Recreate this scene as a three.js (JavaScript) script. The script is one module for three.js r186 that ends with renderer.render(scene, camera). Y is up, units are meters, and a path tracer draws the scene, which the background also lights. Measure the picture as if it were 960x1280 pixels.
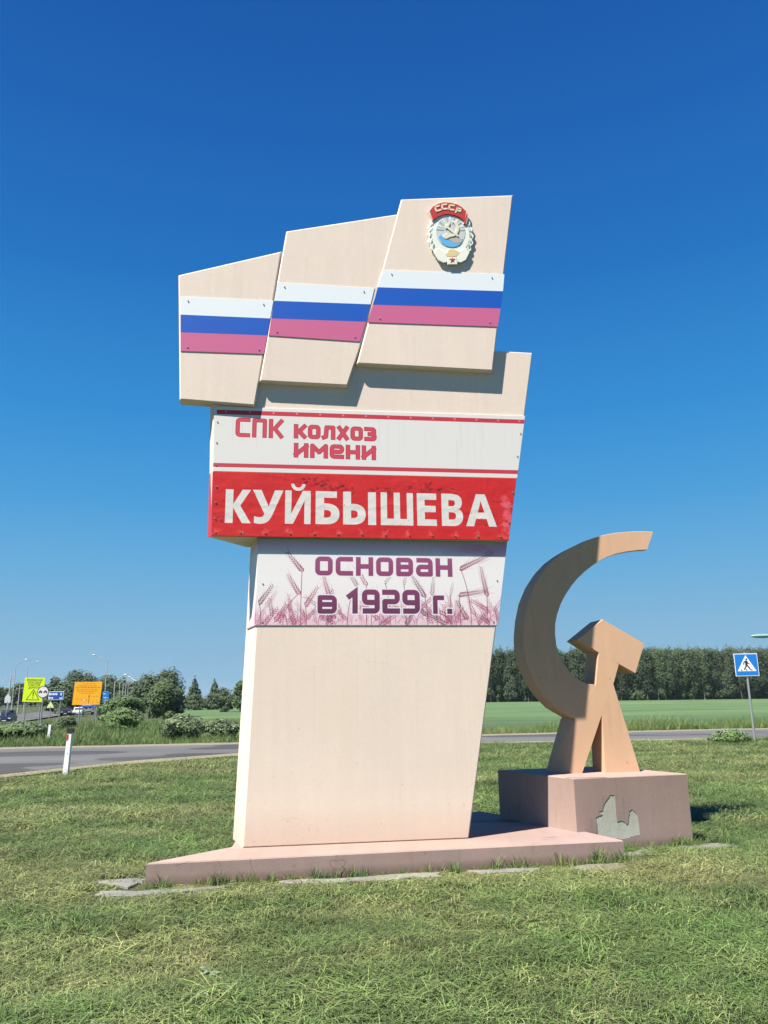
import * as THREE from 'three';
import { mergeGeometries } from 'three/addons/utils/BufferGeometryUtils.js';

// ───────────────────────── camera, sky, sun, exposure ─────────────────────────
const scene = new THREE.Scene();
const camera = new THREE.PerspectiveCamera(67.32, 0.75, 0.05, 3000);
camera.position.set(0, 1.6, 0);
camera.rotation.order = 'YXZ';
camera.rotation.set(THREE.MathUtils.degToRad(13.35), 0, THREE.MathUtils.degToRad(-0.7));

const SUN_AZ = 49 * Math.PI / 180, SUN_EL = 58 * Math.PI / 180;
const sunDir = new THREE.Vector3(-Math.sin(SUN_AZ) * Math.cos(SUN_EL), Math.sin(SUN_EL), Math.cos(SUN_AZ) * Math.cos(SUN_EL));
{ // clear June sky: pale at the horizon, deep blue overhead
  const W = 256, H = 256, d = new Float32Array(W * H * 4);
  const ramp = [[-90, .20, .33, .50], [-4, .30, .50, .67], [0, .30, .50, .67], [4, .245, .475, .68], [9, .145, .42, .71], [14, .075, .345, .70], [20, .040, .275, .66], [30, .020, .175, .54], [40, .0145, .125, .455], [50, .011, .095, .38], [90, .008, .065, .29]];
  for (let y = 0; y < H; y++) {
    const el = ((y + .5) / H - .5) * 180;
    let k = 0; while (k < ramp.length - 2 && el > ramp[k + 1][0]) k++;
    const a = ramp[k], b = ramp[k + 1]; let t = (el - a[0]) / (b[0] - a[0]); t = Math.min(1, Math.max(0, t));
    for (let x = 0; x < W; x++) {
      const i = (y * W + x) * 4;
      for (let c = 0; c < 3; c++) d[i + c] = (a[c + 1] + (b[c + 1] - a[c + 1]) * t) / 2.5;
      d[i + 3] = 1;
    }
  }
  const t = new THREE.DataTexture(d, W, H, THREE.RGBAFormat, THREE.FloatType);
  t.mapping = THREE.EquirectangularReflectionMapping; t.magFilter = t.minFilter = THREE.LinearFilter; t.needsUpdate = true;
  scene.background = t; scene.environment = t;
}
const sun = new THREE.DirectionalLight(new THREE.Color().setRGB(1, .94, .84), 5);
sun.target.position.set(0, 0, -10); sun.position.copy(sunDir).multiplyScalar(60).add(sun.target.position); scene.add(sun, sun.target);
sun.castShadow = true; sun.shadow.mapSize.set(4096, 4096); sun.shadow.radius = 1;
Object.assign(sun.shadow.camera, { left: -40, right: 40, top: 40, bottom: -40, near: 1, far: 160 });
const renderer = new THREE.WebGLRenderer({ antialias: true });
renderer.setSize(768, 1024);
renderer.toneMapping = THREE.LinearToneMapping; renderer.toneMappingExposure = 2.5;
renderer.shadowMap.enabled = true;

// ───────────────────────── helpers ─────────────────────────
const { smoothstep, clamp, lerp } = THREE.MathUtils;
function rng(seed) { let s = seed | 0; return () => { s = (s + 0x6d2b79f5) | 0; let t = Math.imul(s ^ (s >>> 15), 1 | s); t = (t + Math.imul(t ^ (t >>> 7), 61 | t)) ^ t; return ((t ^ (t >>> 14)) >>> 0) / 4294967296; }; }
const hash = (x, y) => { let h = Math.imul(x, 374761393) + Math.imul(y, 668265263) | 0; h = Math.imul(h ^ (h >>> 13), 1274126177); return ((h ^ (h >>> 16)) >>> 0) / 4294967296; };
function vnoise(x, y, per = 0) {
  const xi = Math.floor(x), yi = Math.floor(y), fx = x - xi, fy = y - yi, u = fx * fx * (3 - 2 * fx), v = fy * fy * (3 - 2 * fy);
  const m = (a) => per ? ((a % per) + per) % per : a;
  return lerp(lerp(hash(m(xi), m(yi)), hash(m(xi + 1), m(yi)), u), lerp(hash(m(xi), m(yi + 1)), hash(m(xi + 1), m(yi + 1)), u), v);
}
function fbm(x, y, oct = 4, per = 0) { let s = 0, a = .5, n = 0; for (let i = 0; i < oct; i++) { s += a * vnoise(x, y, per); n += a; a *= .5; x *= 2; y *= 2; per *= 2; } return s / n; }
const interp = (tab, x) => { let k = 0; while (k < tab.length - 2 && x > tab[k + 1][0]) k++; const a = tab[k], b = tab[k + 1]; return lerp(a[1], b[1], clamp((x - a[0]) / (b[0] - a[0]), 0, 1)); };
const used = {};
function numbered(name) { const n = used[name] = (used[name] ?? -1) + 1; return n ? name + '_' + String(n).padStart(3, '0') : name; }
function tag(o, label, category, group, kind) { if (label) o.userData.label = label; if (category) o.userData.category = category; if (group) o.userData.group = group; if (kind) o.userData.kind = kind; return o; }
function thing(name, label, category, [x, y, z], turn = 0, group) { const g = new THREE.Group(); g.name = numbered(name); g.position.set(x, y, z); g.rotation.y = turn; scene.add(g); return tag(g, label, category, group); }
function part(name, geo, mat, parent) { const m = new THREE.Mesh(geo, mat); m.name = numbered(name); m.castShadow = m.receiveShadow = true; (parent ?? scene).add(m); return m; }
function copyOf(o, [x, y, z], turn, label) { const c = o.clone(); c.name = numbered(o.name.replace(/_\d{3}$/, '')); c.position.set(x, y, z); c.rotation.y = turn; if (label) c.userData.label = label; scene.add(c); return c; }
function std(r, g, b, rough = .8, extra = {}) { return new THREE.MeshStandardMaterial({ color: new THREE.Color().setRGB(r * .84, g * .84, b * .84), roughness: rough, ...extra }); }

// flat-shaded solids; uv in metres on the dominant plane
function fromTris(tris) {
  const p = new Float32Array(tris.length * 3), uv = new Float32Array(tris.length * 2), a = new THREE.Vector3(), b = new THREE.Vector3();
  for (let i = 0; i < tris.length; i += 3) {
    const [A, B, C] = [tris[i], tris[i + 1], tris[i + 2]];
    a.set(B[0] - A[0], B[1] - A[1], B[2] - A[2]); b.set(C[0] - A[0], C[1] - A[1], C[2] - A[2]); a.cross(b);
    const ax = Math.abs(a.x), ay = Math.abs(a.y), az = Math.abs(a.z);
    for (let k = 0; k < 3; k++) {
      const v = tris[i + k]; p.set(v, (i + k) * 3);
      uv.set(az >= ax && az >= ay ? [v[0], v[1]] : ax >= ay ? [v[2], v[1]] : [v[0], v[2]], (i + k) * 2);
    }
  }
  const g = new THREE.BufferGeometry(); g.setAttribute('position', new THREE.BufferAttribute(p, 3)); g.setAttribute('uv', new THREE.BufferAttribute(uv, 2)); g.computeVertexNormals(); return g;
}
// rings: lists of [x,y,z], counter-clockwise as seen from the first ring's outside, joined from first to last
function loft(rings, caps = true) {
  const t = [], n = rings[0].length;
  for (let r = 0; r + 1 < rings.length; r++) for (let i = 0; i < n; i++) {
    const j = (i + 1) % n, A = rings[r], B = rings[r + 1];
    t.push(A[i], B[i], B[j], A[i], B[j], A[j]);
  }
  if (caps) {
    const cap = (ring, flip) => {
      const o = new THREE.Vector3(), nrm = new THREE.Vector3();
      for (let i = 0; i < n; i++) { const a = ring[i], b = ring[(i + 1) % n]; nrm.x += (a[1] - b[1]) * (a[2] + b[2]); nrm.y += (a[2] - b[2]) * (a[0] + b[0]); nrm.z += (a[0] - b[0]) * (a[1] + b[1]); }
      const ax = Math.abs(nrm.x), ay = Math.abs(nrm.y), az = Math.abs(nrm.z);
      const d = az >= ax && az >= ay ? [0, 1] : ax >= ay ? [1, 2] : [2, 0];
      const pts = ring.map((v) => new THREE.Vector2(v[d[0]], v[d[1]]));
      const area = THREE.ShapeUtils.area(pts);
      for (const [a, b, c] of THREE.ShapeUtils.triangulateShape(pts, [])) {
        const s = THREE.ShapeUtils.area([pts[a], pts[b], pts[c]]) * area > 0;
        const tri = s ? [ring[a], ring[b], ring[c]] : [ring[a], ring[c], ring[b]];
        if (flip) t.push(tri[0], tri[2], tri[1]); else t.push(...tri);
      }
    };
    cap(rings[0], false); cap(rings[rings.length - 1], true);
  }
  return fromTris(t);
}
function inset(poly, c) { // poly ccw
  const n = poly.length, out = [];
  for (let i = 0; i < n; i++) {
    const p = poly[(i + n - 1) % n], q = poly[i], r = poly[(i + 1) % n];
    const d1 = [q[0] - p[0], q[1] - p[1]], d2 = [r[0] - q[0], r[1] - q[1]], l1 = Math.hypot(...d1) || 1, l2 = Math.hypot(...d2) || 1;
    const n1 = [-d1[1] / l1, d1[0] / l1], n2 = [-d2[1] / l2, d2[0] / l2], k = Math.max(.3, 1 + n1[0] * n2[0] + n1[1] * n2[1]);
    out.push([q[0] + c * (n1[0] + n2[0]) / k, q[1] + c * (n1[1] + n2[1]) / k]);
  }
  return out;
}
// slab in the x-y plane, front at z0, back at z1 (z1 < z0), chamfered front edge
function plate(poly, z0, z1, c = .004, back) {
  if (THREE.ShapeUtils.area(poly.map((p) => new THREE.Vector2(...p))) < 0) { poly = poly.slice().reverse(); if (back) back = back.slice().reverse(); }
  const at = (q, z) => q.map((p) => [p[0], p[1], z]);
  return loft([at(inset(poly, c), z0), at(poly, z0 - c), at(back ?? poly, z1)]);
}
// block standing on the ground: plan polygon [x,z], from y0 to y1 with chamfered top edge
function block(plan, y0, y1, c = .01) {
  let q = plan.map(([x, z]) => [x, -z]);
  if (THREE.ShapeUtils.area(q.map((p) => new THREE.Vector2(...p))) < 0) q.reverse();
  const at = (r, y) => r.map((p) => [p[0], y, -p[1]]);
  return loft([at(inset(q, c), y1), at(q, y1 - c), at(q, y0)]);
}
function box(w, h, d, x = 0, y = 0, z = 0) { const g = new THREE.BoxGeometry(w, h, d); g.translate(x, y, z); return g; }
function rod(a, b, r0, r1 = r0, seg = 8) {
  const A = new THREE.Vector3(...a), B = new THREE.Vector3(...b), d = B.clone().sub(A), g = new THREE.CylinderGeometry(r1, r0, d.length(), seg);
  g.applyQuaternion(new THREE.Quaternion().setFromUnitVectors(new THREE.Vector3(0, 1, 0), d.clone().normalize())); g.translate(...A.clone().add(B).multiplyScalar(.5).toArray()); return g;
}
const merge = (l) => mergeGeometries(l.map((g) => { const q = g.index ? g.toNonIndexed() : g; for (const k of Object.keys(q.attributes)) if (!['position', 'normal', 'uv', 'color'].includes(k)) q.deleteAttribute(k); return q; }));

// ───────────────────────── procedural textures ─────────────────────────
function dataTex(S, fn, size, srgb = true) { // fn(u,v) in 0..1 (tiling) → [r,g,b] 0..1 (as displayed)
  const d = new Uint8Array(S * S * 4);
  for (let y = 0; y < S; y++) for (let x = 0; x < S; x++) { const c = fn(x / S, y / S), i = (y * S + x) * 4; for (let k = 0; k < 3; k++) d[i + k] = clamp(c[k], 0, 1) * 255; d[i + 3] = 255; }
  const t = new THREE.DataTexture(d, S, S, THREE.RGBAFormat); t.wrapS = t.wrapT = THREE.RepeatWrapping; t.magFilter = THREE.LinearFilter; t.minFilter = THREE.LinearFilter;
  if (srgb) t.colorSpace = THREE.SRGBColorSpace; t.repeat.set(1 / size, 1 / size); t.needsUpdate = true; return t;
}
const stuccoBump = dataTex(512, (u, v) => { const n = .5 * fbm(u * 24, v * 24, 3, 24) + .35 * fbm(u * 96, v * 96, 2, 96) + .15 * hash(u * 512 | 0, v * 512 | 0); return [n, n, n]; }, 1.3, false);
function stuccoMap(seed, streak, blotch) {
  return dataTex(512, (u, v) => {
    const s = fbm(u * 40 + seed, v * 3 + seed, 3, 0) - .5, w = smoothstep(Math.min(u, 1 - u), 0, .06) * smoothstep(Math.min(v, 1 - v), 0, .06);
    const b = fbm(u * 6 + 0, v * 6 + 0, 4, 6) - .5, f = fbm(u * 64, v * 64, 2, 64) - .5;
    const k = .95 + streak * s * w + blotch * b + .05 * f;
    return [k, k * (1 - .03 * b * blotch * 8), k * (1 - .06 * b * blotch * 8)];
  }, 2.7);
}
// painted render: fine noise plus hairline cracks, rain streaks, chips and dirt drawn by `wear` on a size×size metre canvas
function wornMap(seed, streak, blotch, size, wear) {
  const S = 1024, c = document.createElement('canvas'); c.width = c.height = S; const g = c.getContext('2d'), im = g.createImageData(S, S);
  for (let y = 0; y < S; y++) for (let x = 0; x < S; x++) {
    const u = x / S, v = 1 - y / S, w = smoothstep(Math.min(u, 1 - u), 0, .05) * smoothstep(Math.min(v, 1 - v), 0, .05);
    const k = .93 + streak * (fbm(u * 46 + seed, v * 2.5 + seed, 3) - .5) * w + blotch * (fbm(u * 5 + seed, v * 5, 4) - .5) * w + .022 * (fbm(u * 150, v * 150, 2) - .5), i = (y * S + x) * 4, d = blotch * .5 * (fbm(u * 7 + 30, v * 7 + seed, 3) - .5) * w;
    im.data[i] = 255 * clamp(k + d * .4, 0, 1); im.data[i + 1] = 255 * clamp(k, 0, 1); im.data[i + 2] = 255 * clamp(k - d, 0, 1); im.data[i + 3] = 255;
  }
  g.putImageData(im, 0, 0); g.setTransform(S / size, 0, 0, -S / size, 0, S); if (wear) wear(g, rng(seed * 31 + 7));
  const t = new THREE.CanvasTexture(c); t.colorSpace = THREE.SRGBColorSpace; t.magFilter = THREE.LinearFilter; t.wrapS = t.wrapT = THREE.RepeatWrapping; t.repeat.set(1 / size, 1 / size); return t;
}
function crack(g, R, x, y, a, len, col, w = .004) { g.strokeStyle = col; g.lineWidth = w; g.lineJoin = 'round'; g.beginPath(); g.moveTo(x, y); for (let d = 0; d < len; d += .025) { a += (R() - .5) * .9; x += Math.cos(a) * .025; y += Math.sin(a) * .025; g.lineTo(x, y); } g.stroke(); }
const flagWear = (g, R) => { for (let i = 0; i < 50; i++) { const x = R() * 3.2, y = R() * 3.2, h = .3 + R() * .9, q = g.createLinearGradient(0, y, 0, y - h); q.addColorStop(0, `rgba(150,124,102,${.02 + R() * .04})`); q.addColorStop(1, 'rgba(140,118,98,0)'); g.fillStyle = q; g.fillRect(x, y - h, .006 + R() * .025, h); } for (let i = 0; i < 50; i++) { g.fillStyle = `rgba(120,100,82,${.08 + R() * .12})`; g.beginPath(); g.ellipse(R() * 3.2, R() * 3.2, .004 + R() * .008, .003 + R() * .006, R() * 3, 0, 7); g.fill(); } };
const creamWear = (g, R) => {
  for (let i = 0; i < 46; i++) { const x = R() * 3.2, y = 1.0 + R() * 2.2, h = .3 + R() * 1.3, q = g.createLinearGradient(0, y, 0, y - h); q.addColorStop(0, `rgba(150,124,102,${.02 + R() * .04})`); q.addColorStop(1, 'rgba(140,118,98,0)'); g.fillStyle = q; g.fillRect(x, y - h, .006 + R() * .03, h); }
  const q = g.createLinearGradient(0, 0, 0, .35); q.addColorStop(0, 'rgba(150,115,95,.22)'); q.addColorStop(1, 'rgba(150,115,95,0)'); g.fillStyle = q; g.fillRect(0, 0, 3.2, .35);
  for (let i = 0; i < 5; i++) crack(g, R, R() * 2.6, R() * 2.6, R() * 6, .12 + R() * .3, 'rgba(130,108,90,.22)', .003);
  for (let i = 0; i < 60; i++) { g.fillStyle = `rgba(130,105,85,${.08 + R() * .14})`; g.beginPath(); g.ellipse(R() * 3.2, R() * R() * 1.6, .004 + R() * .01, .003 + R() * .006, R() * 3, 0, 7); g.fill(); }
};
const pinkWear = (g, R) => {
  for (let i = 0; i < 26; i++) crack(g, R, R() * 4.6, R() * 4.6, R() < .6 ? R() * .4 : R() * 6, .15 + R() * .5, 'rgba(78,58,52,.5)', .003 + R() * .003);
  for (let i = 0; i < 150; i++) { g.fillStyle = R() < .5 ? `rgba(90,70,62,${.08 + R() * .18})` : `rgba(255,235,225,${.1 + R() * .25})`; g.beginPath(); g.ellipse(R() * 4.6, R() * 4.6, .008 + R() * .05, .006 + R() * .02, R() * 3, 0, 7); g.fill(); }
  for (const y of [0, 4.5]) { const q = g.createLinearGradient(0, y, 0, y + .1); q.addColorStop(0, 'rgba(88,84,58,.45)'); q.addColorStop(1, 'rgba(88,84,58,0)'); g.fillStyle = q; g.fillRect(0, y, 4.6, .1); }
  for (let i = 0; i < 60; i++) { const x = R() * 4.6, w = .01 + R() * .035, y = .2 + R() * .55, h = .1 + R() * .4, q = g.createLinearGradient(0, y, 0, y - h); q.addColorStop(0, `rgba(96,78,68,${.04 + R() * .07})`); q.addColorStop(1, 'rgba(96,78,68,0)'); g.fillStyle = q; g.fillRect(x, y - h, w, h); }
  g.strokeStyle = 'rgba(110,84,76,.38)'; g.lineWidth = .006; g.beginPath(); g.moveTo(4.14, .06); g.bezierCurveTo(4.04, .11, 4.06, .17, 4.14, .14); g.bezierCurveTo(4.22, .17, 4.25, .11, 4.14, .06); g.stroke();
};
const ochreWear = (g, R) => { for (let i = 0; i < 14; i++) crack(g, R, R() * 2.8, R() * 2.8, R() * 6, .05 + R() * .2, 'rgba(110,80,52,.28)', .003); for (let i = 0; i < 60; i++) { g.fillStyle = `rgba(90,62,40,${.06 + R() * .14})`; g.beginPath(); g.ellipse(R() * 2.8, R() * 2.8, .004 + R() * .02, .003 + R() * .008, R() * 3, 0, 7); g.fill(); } for (let i = 0; i < 24; i++) { const x = R() * 2.8, y = R() * 2.8; g.fillStyle = 'rgba(105,75,48,.02)'; g.fillRect(x, y, .01 + R() * .04, .2 + R() * .5); } };
const stucco = (r, g, b, seed, streak, blotch, bump = .0005, size = 3.2, wear) => std(r, g, b, .85, { map: wornMap(seed, streak, blotch, size, wear), bumpMap: stuccoBump, bumpScale: bump });
const M = {
  cream: stucco(.90, .75, .63, 3, .02, .03, .0005, 3.2, creamWear), creamFlag: stucco(.90, .76, .645, 9, .03, .03, .0005, 3.2, flagWear),
  pink: stucco(.40, .285, .248, 5, .06, .16, .0011, 4.6, pinkWear), pinkTop: stucco(.42, .305, .265, 7, .03, .18, .0011, 4.6, pinkWear),
  ochre: stucco(.77, .48, .30, 11, .03, .06, .0004, 2.8, ochreWear),
  plaster: stucco(.52, .535, .455, 13, .05, .22, .002), concrete: stucco(.235, .225, .19, 15, .1, .4, .02),
  galv: std(.42, .44, .45, .45, { metalness: .6 }), steel: std(.3, .3, .3, .5, { metalness: .7 }), darkSteel: std(.06, .065, .07, .5),
  white: std(.78, .79, .78, .5), black: std(.02, .02, .022, .5), rubber: std(.018, .018, .018, .9), glass: std(.03, .04, .05, .08), lamp: std(.7, .72, .75, .2),
  red: std(.55, .03, .03, .45), woodPole: std(.30, .27, .22, .9), concretePole: std(.45, .44, .41, .85), bark: std(.10, .08, .06, .95), birchBark: std(.30, .29, .26, .9),
};
// canvas of w×h metres mapped over local rectangle x0..x0+w, y0..y0+h (uv in metres)
function print(w, h, x0, y0, ppm, draw, rough = .55, extra = {}) {
  const c = document.createElement('canvas'); c.width = Math.min(2048, Math.round(w * ppm)); c.height = Math.min(2048, Math.round(h * ppm));
  const g = c.getContext('2d'), sx = c.width / w, sy = c.height / h;
  g.setTransform(sx, 0, 0, -sy, -x0 * sx, c.height + y0 * sy); // draw in metres, y up
  draw(g, c);
  const t = new THREE.CanvasTexture(c); t.colorSpace = THREE.SRGBColorSpace; t.magFilter = THREE.LinearFilter; t.wrapS = t.wrapT = THREE.ClampToEdgeWrapping;
  t.repeat.set(1 / w, 1 / h); t.offset.set(-x0 / w, -y0 / h);
  return std(.88, .88, .88, rough, { map: t, ...extra });
}
// square-cut display lettering as strokes in a unit cell
const G = {
  'с': [[1, 0, 0, 0, 0, 1, 1, 1]], 'п': [[0, 1, 0, 0, 1, 0, 1, 1]], 'к': [[0, 0, 0, 1], [1, 0, .38, .5, 1, 1], [0, .5, .38, .5]],
  'о': [[0, 0, 1, 0, 1, 1, 0, 1, 'z']], 'л': [[-.02, 1, .2, .92, .28, 0, 1, 0, 1, 1]], 'х': [[.06, 0, .94, 1], [.94, 0, .06, 1]], 'з': [[0, 0, .95, 0, .95, .44, .78, .5], [.78, .5, 1, .56, 1, 1, 0, 1], [.42, .5, .8, .5]],
  'и': [[0, 0, 0, 1], [0, .9, 1, .1], [1, 0, 1, 1]], 'м': [[0, 1, 0, 0, .5, .62, 1, 0, 1, 1]], 'е': [[1, 1, 0, 1, 0, 0, 1, 0, 1, .52, 0, .52]],
  'н': [[0, 0, 0, 1], [1, 0, 1, 1], [0, .5, 1, .5]], 'в': [[0, 0, 1, 0, 1, 1, 0, 1, 'z'], [0, .5, 1, .5]], 'а': [[.05, 0, 1, 0, 1, 1, 0, 1, 0, .48, 1, .48]],
  '1': [[-.05, .22, .75, 0, .75, 1]], '9': [[.05, 1, 1, 1, 1, 0, 0, 0, 0, .55, 1, .55]], '2': [[0, 0, 1, 0, 1, .5, 0, .5, 0, 1, 1, 1]], 'г': [[0, 1, 0, 0, 1, 0]], '.': [[0, 1, .001, 1]],
};
function letters(g, text, x0, x1, yb, h, t, color, opt = {}) { // x0..x1 metres, baseline yb, height h, stroke t
  const rel = { 'м': 1.25, '1': .68, ' ': .5, '.': .28, 'г': .8, 'л': 1.08, ...(opt.rel || {}) }, gap = opt.gap ?? .2;
  let tot = 0; for (const ch of text) tot += (rel[ch] ?? 1) + gap; tot -= gap;
  const unit = (x1 - x0) / tot;
  for (const pass of opt.halo ? [0, 1] : [1]) {
    let x = x0;
    for (const ch of text) {
      const w = unit * (rel[ch] ?? 1);
      for (const s of G[ch] ?? []) {
        g.beginPath();
        const closed = s[s.length - 1] === 'z', n = closed ? s.length - 1 : s.length;
        const P = []; for (let i = 0; i < n; i += 2) P.push([x + t / 2 + s[i] * (w - t), yb + t / 2 + (1 - s[i + 1]) * (h - t)]);
        const sharp = (p, k) => { const X = Math.round((p[0] - x - t / 2) / (w - t)), Y = Math.round((p[1] - yb) / h); return (ch === 'в' && X === 0) || (ch === 'а' && X === 1 && Y === 0) || (ch === '2' && X === 0 && Y === 0) ? .0001 : k; };
        const rad = 'осавез92'.includes(ch) && n > 4 ? Math.min(w, h) * (opt.round ?? .17) : 0;
        if (closed) { const q = [(P[0][0] + P[1][0]) / 2, (P[0][1] + P[1][1]) / 2]; g.moveTo(...q); for (let i = 1; i <= P.length; i++) { const c = P[i % P.length], e = i === P.length ? q : P[(i + 1) % P.length]; g.arcTo(...c, ...e, sharp(c, rad)); } g.lineTo(...q); g.closePath(); }
        else { g.moveTo(...P[0]); for (let i = 1; i < P.length; i++) i < P.length - 1 && rad ? g.arcTo(...P[i], ...P[i + 1], sharp(P[i], rad)) : g.lineTo(...P[i]); }
        g.lineJoin = '1.'.includes(ch) ? 'miter' : 'round'; g.lineCap = 'square';
        g.lineWidth = pass ? t : t + opt.halo * 2; g.strokeStyle = pass ? color : opt.haloColor; g.stroke();
      }
      x += w + gap * unit;
    }
  }
}
function canvasText(g, text, x, y, h, color, font = 'bold', squeeze = 1, align = 'left') { // y = baseline, h = font size in metres
  g.save(); g.translate(x, y); g.scale(squeeze * h / 100, -h / 100); g.font = font + ' 100px sans-serif'; g.textAlign = align; g.fillStyle = color; g.fillText(text, 0, 0); g.restore();
}
const quad = (g, pts, col) => { g.beginPath(); pts.forEach((p, i) => i ? g.lineTo(...p) : g.moveTo(...p)); g.closePath(); g.fillStyle = col; g.fill(); };

// ───────────────────────── terrain, road, field ─────────────────────────
const nearEdge = [[-60, 20], [-30, 6], [-12, -10], [-8.6, -16], [-6.6, -19.9], [-4.3, -22.2], [-1, -24.2], [3, -25.9], [11.3, -26.6], [30, -27.5], [70, -29.5]];
const farEdge = [[-60, -20], [-20, -25], [-12.4, -25.7], [-5.2, -26.8], [-1, -28.4], [3.5, -30.2], [13.4, -32.2], [30, -34], [70, -38]];
const zNear = (x) => interp(nearEdge, x), zFar = (x) => interp(farEdge, x);
const drop = (z) => -1.7 * smoothstep(-z, 38, 110);
const mound = (x, z) => (.10 * (fbm(x * .55 + 40, z * .55 + 9, 3) - .45) + .035 * (fbm(x * 2.3, z * 2.3 + 5, 2) - .5)) * smoothstep(z - zNear(x), .4, 3);
const slabPlan = [[-2.10, -7.19], [2.28, -7.99], [1.98, -8.60], [1.55, -9.40], [1.13, -9.98], [-1.55, -8.52], [-1.50, -7.89]];
const pedPlan = [[1.943, -8.446], [3.25, -8.787], [2.598, -9.786], [1.291, -9.445]];
const inside = (poly, x, z) => { let r = false; for (let i = 0, j = poly.length - 1; i < poly.length; j = i++) { const [a, b] = poly[i], [c, d] = poly[j]; if ((b > z) !== (d > z) && x < (c - a) * (z - b) / (d - b) + a) r = !r; } return r; };
const distPoly = (poly, x, z) => { let m = 1e9; for (let i = 0, j = poly.length - 1; i < poly.length; j = i++) { const [a, b] = poly[j], [c, d] = poly[i], t = clamp(((x - a) * (c - a) + (z - b) * (d - b)) / ((c - a) ** 2 + (d - b) ** 2), 0, 1); m = Math.min(m, Math.hypot(x - a - t * (c - a), z - b - t * (d - b))); } return m; };
const flatNear = (x, z) => Math.min(1, Math.min(distPoly(slabPlan, x, z), distPoly(pedPlan, x, z)) / .8);
const lawnY = (x, z) => inside(slabPlan, x, z) || inside(pedPlan, x, z) ? 0 : mound(x, z) * flatNear(x, z);
// how straw-like the mown grass is, 0..1
const dry = (x, z) => clamp(smoothstep(fbm(x * .35 + 3, z * .8 + 7, 4), .42, .66) * .8 + .5 * smoothstep(fbm(x * 1.7 + 11, z * 1.7, 3), .55, .75), 0, 1);

function gridMesh(xs, zs, yf, colf) {
  const p = [], c = [], uv = [], ix = [];
  for (const z of zs) for (const x of xs) { p.push(x, yf(x, z), z); uv.push(x, z); if (colf) c.push(...colf(x, z)); }
  for (let j = 0; j + 1 < zs.length; j++) for (let i = 0; i + 1 < xs.length; i++) { const a = j * xs.length + i, b = a + 1, d = a + xs.length, e = d + 1; ix.push(a, d, b, b, d, e); }
  const g = new THREE.BufferGeometry(); g.setAttribute('position', new THREE.Float32BufferAttribute(p, 3)); g.setAttribute('uv', new THREE.Float32BufferAttribute(uv, 2));
  if (colf) g.setAttribute('color', new THREE.Float32BufferAttribute(c, 3)); g.setIndex(ix); g.computeVertexNormals(); return g;
}
const range = (a, b, s) => { const r = []; for (let x = a; s > 0 ? x <= b + 1e-6 : x >= b - 1e-6; x += s) r.push(x); return r; };
const soilTex = dataTex(1024, (u, v) => { const n = fbm(u * 32, v * 32, 4, 32), f = hash(u * 1024 | 0, v * 1024 | 0), k = .45 + .5 * n + .25 * (f - .5); return [k, k, k * .9]; }, 3);
const soilBump = dataTex(512, (u, v) => { const n = .6 * fbm(u * 48, v * 48, 3, 48) + .4 * hash(u * 512 | 0, v * 512 | 0); return [n, n, n]; }, 1.5, false);
{
  const far = gridMesh([-1500, -700, -350, -200, -120, -80, -50, -30, -15, 0, 15, 30, 50, 80, 120, 200, 350, 700, 1500], [60, 20, 6, -10, -33, -38, -44, -50, -57, -64, -72, -80, -90, -100, -112, -140, -200, -320, -600, -1200, -2600], (x, z) => drop(z) - .12);
  tag(part('ground', far, std(.10, .13, .045, 1, { map: soilTex, bumpMap: soilBump, bumpScale: .03 })), 'rough green ground around the road and the fields', null, null, 'structure');
  const lawn = gridMesh(range(-26, 26, .25), range(8, -34, -.25), lawnY, (x, z) => { const d = dry(x, z), k = .75 + .5 * fbm(x * 3, z * 3, 3); return [lerp(.075, .16, d) * k, lerp(.095, .145, d) * k, lerp(.03, .062, d) * k]; });
  tag(part('lawn', lawn, std(1, 1, 1, 1, { vertexColors: true, map: soilTex, bumpMap: soilBump, bumpScale: .02 })), 'mown lawn strewn with hay around the monument', null, null, 'structure');
}
function strip(z0, z1, y, n, xs, jag = 0) {
  const p = [], uv = [], ix = [];
  for (const x of xs) for (let k = 0; k <= n; k++) { let a = z0(x), b = z1(x); if (jag) { a += jag * (fbm(x * 1.3, 3, 3) - .5); b += jag * (fbm(x * 1.3, 9, 3) - .5); } const z = lerp(a, b, k / n); p.push(x, y + (k > 0 && k < n ? .004 : 0), z); uv.push(x, z); }
  for (let i = 0; i + 1 < xs.length; i++) for (let k = 0; k < n; k++) { const a = i * (n + 1) + k, b = a + n + 1; ix.push(a, b, a + 1, b, b + 1, a + 1); }
  const g = new THREE.BufferGeometry(); g.setAttribute('position', new THREE.Float32BufferAttribute(p, 3)); g.setAttribute('uv', new THREE.Float32BufferAttribute(uv, 2)); g.setIndex(ix); g.computeVertexNormals();
  if (g.attributes.normal.getY(0) < 0) { g.index.array.reverse(); g.computeVertexNormals(); } return g;
}
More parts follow.
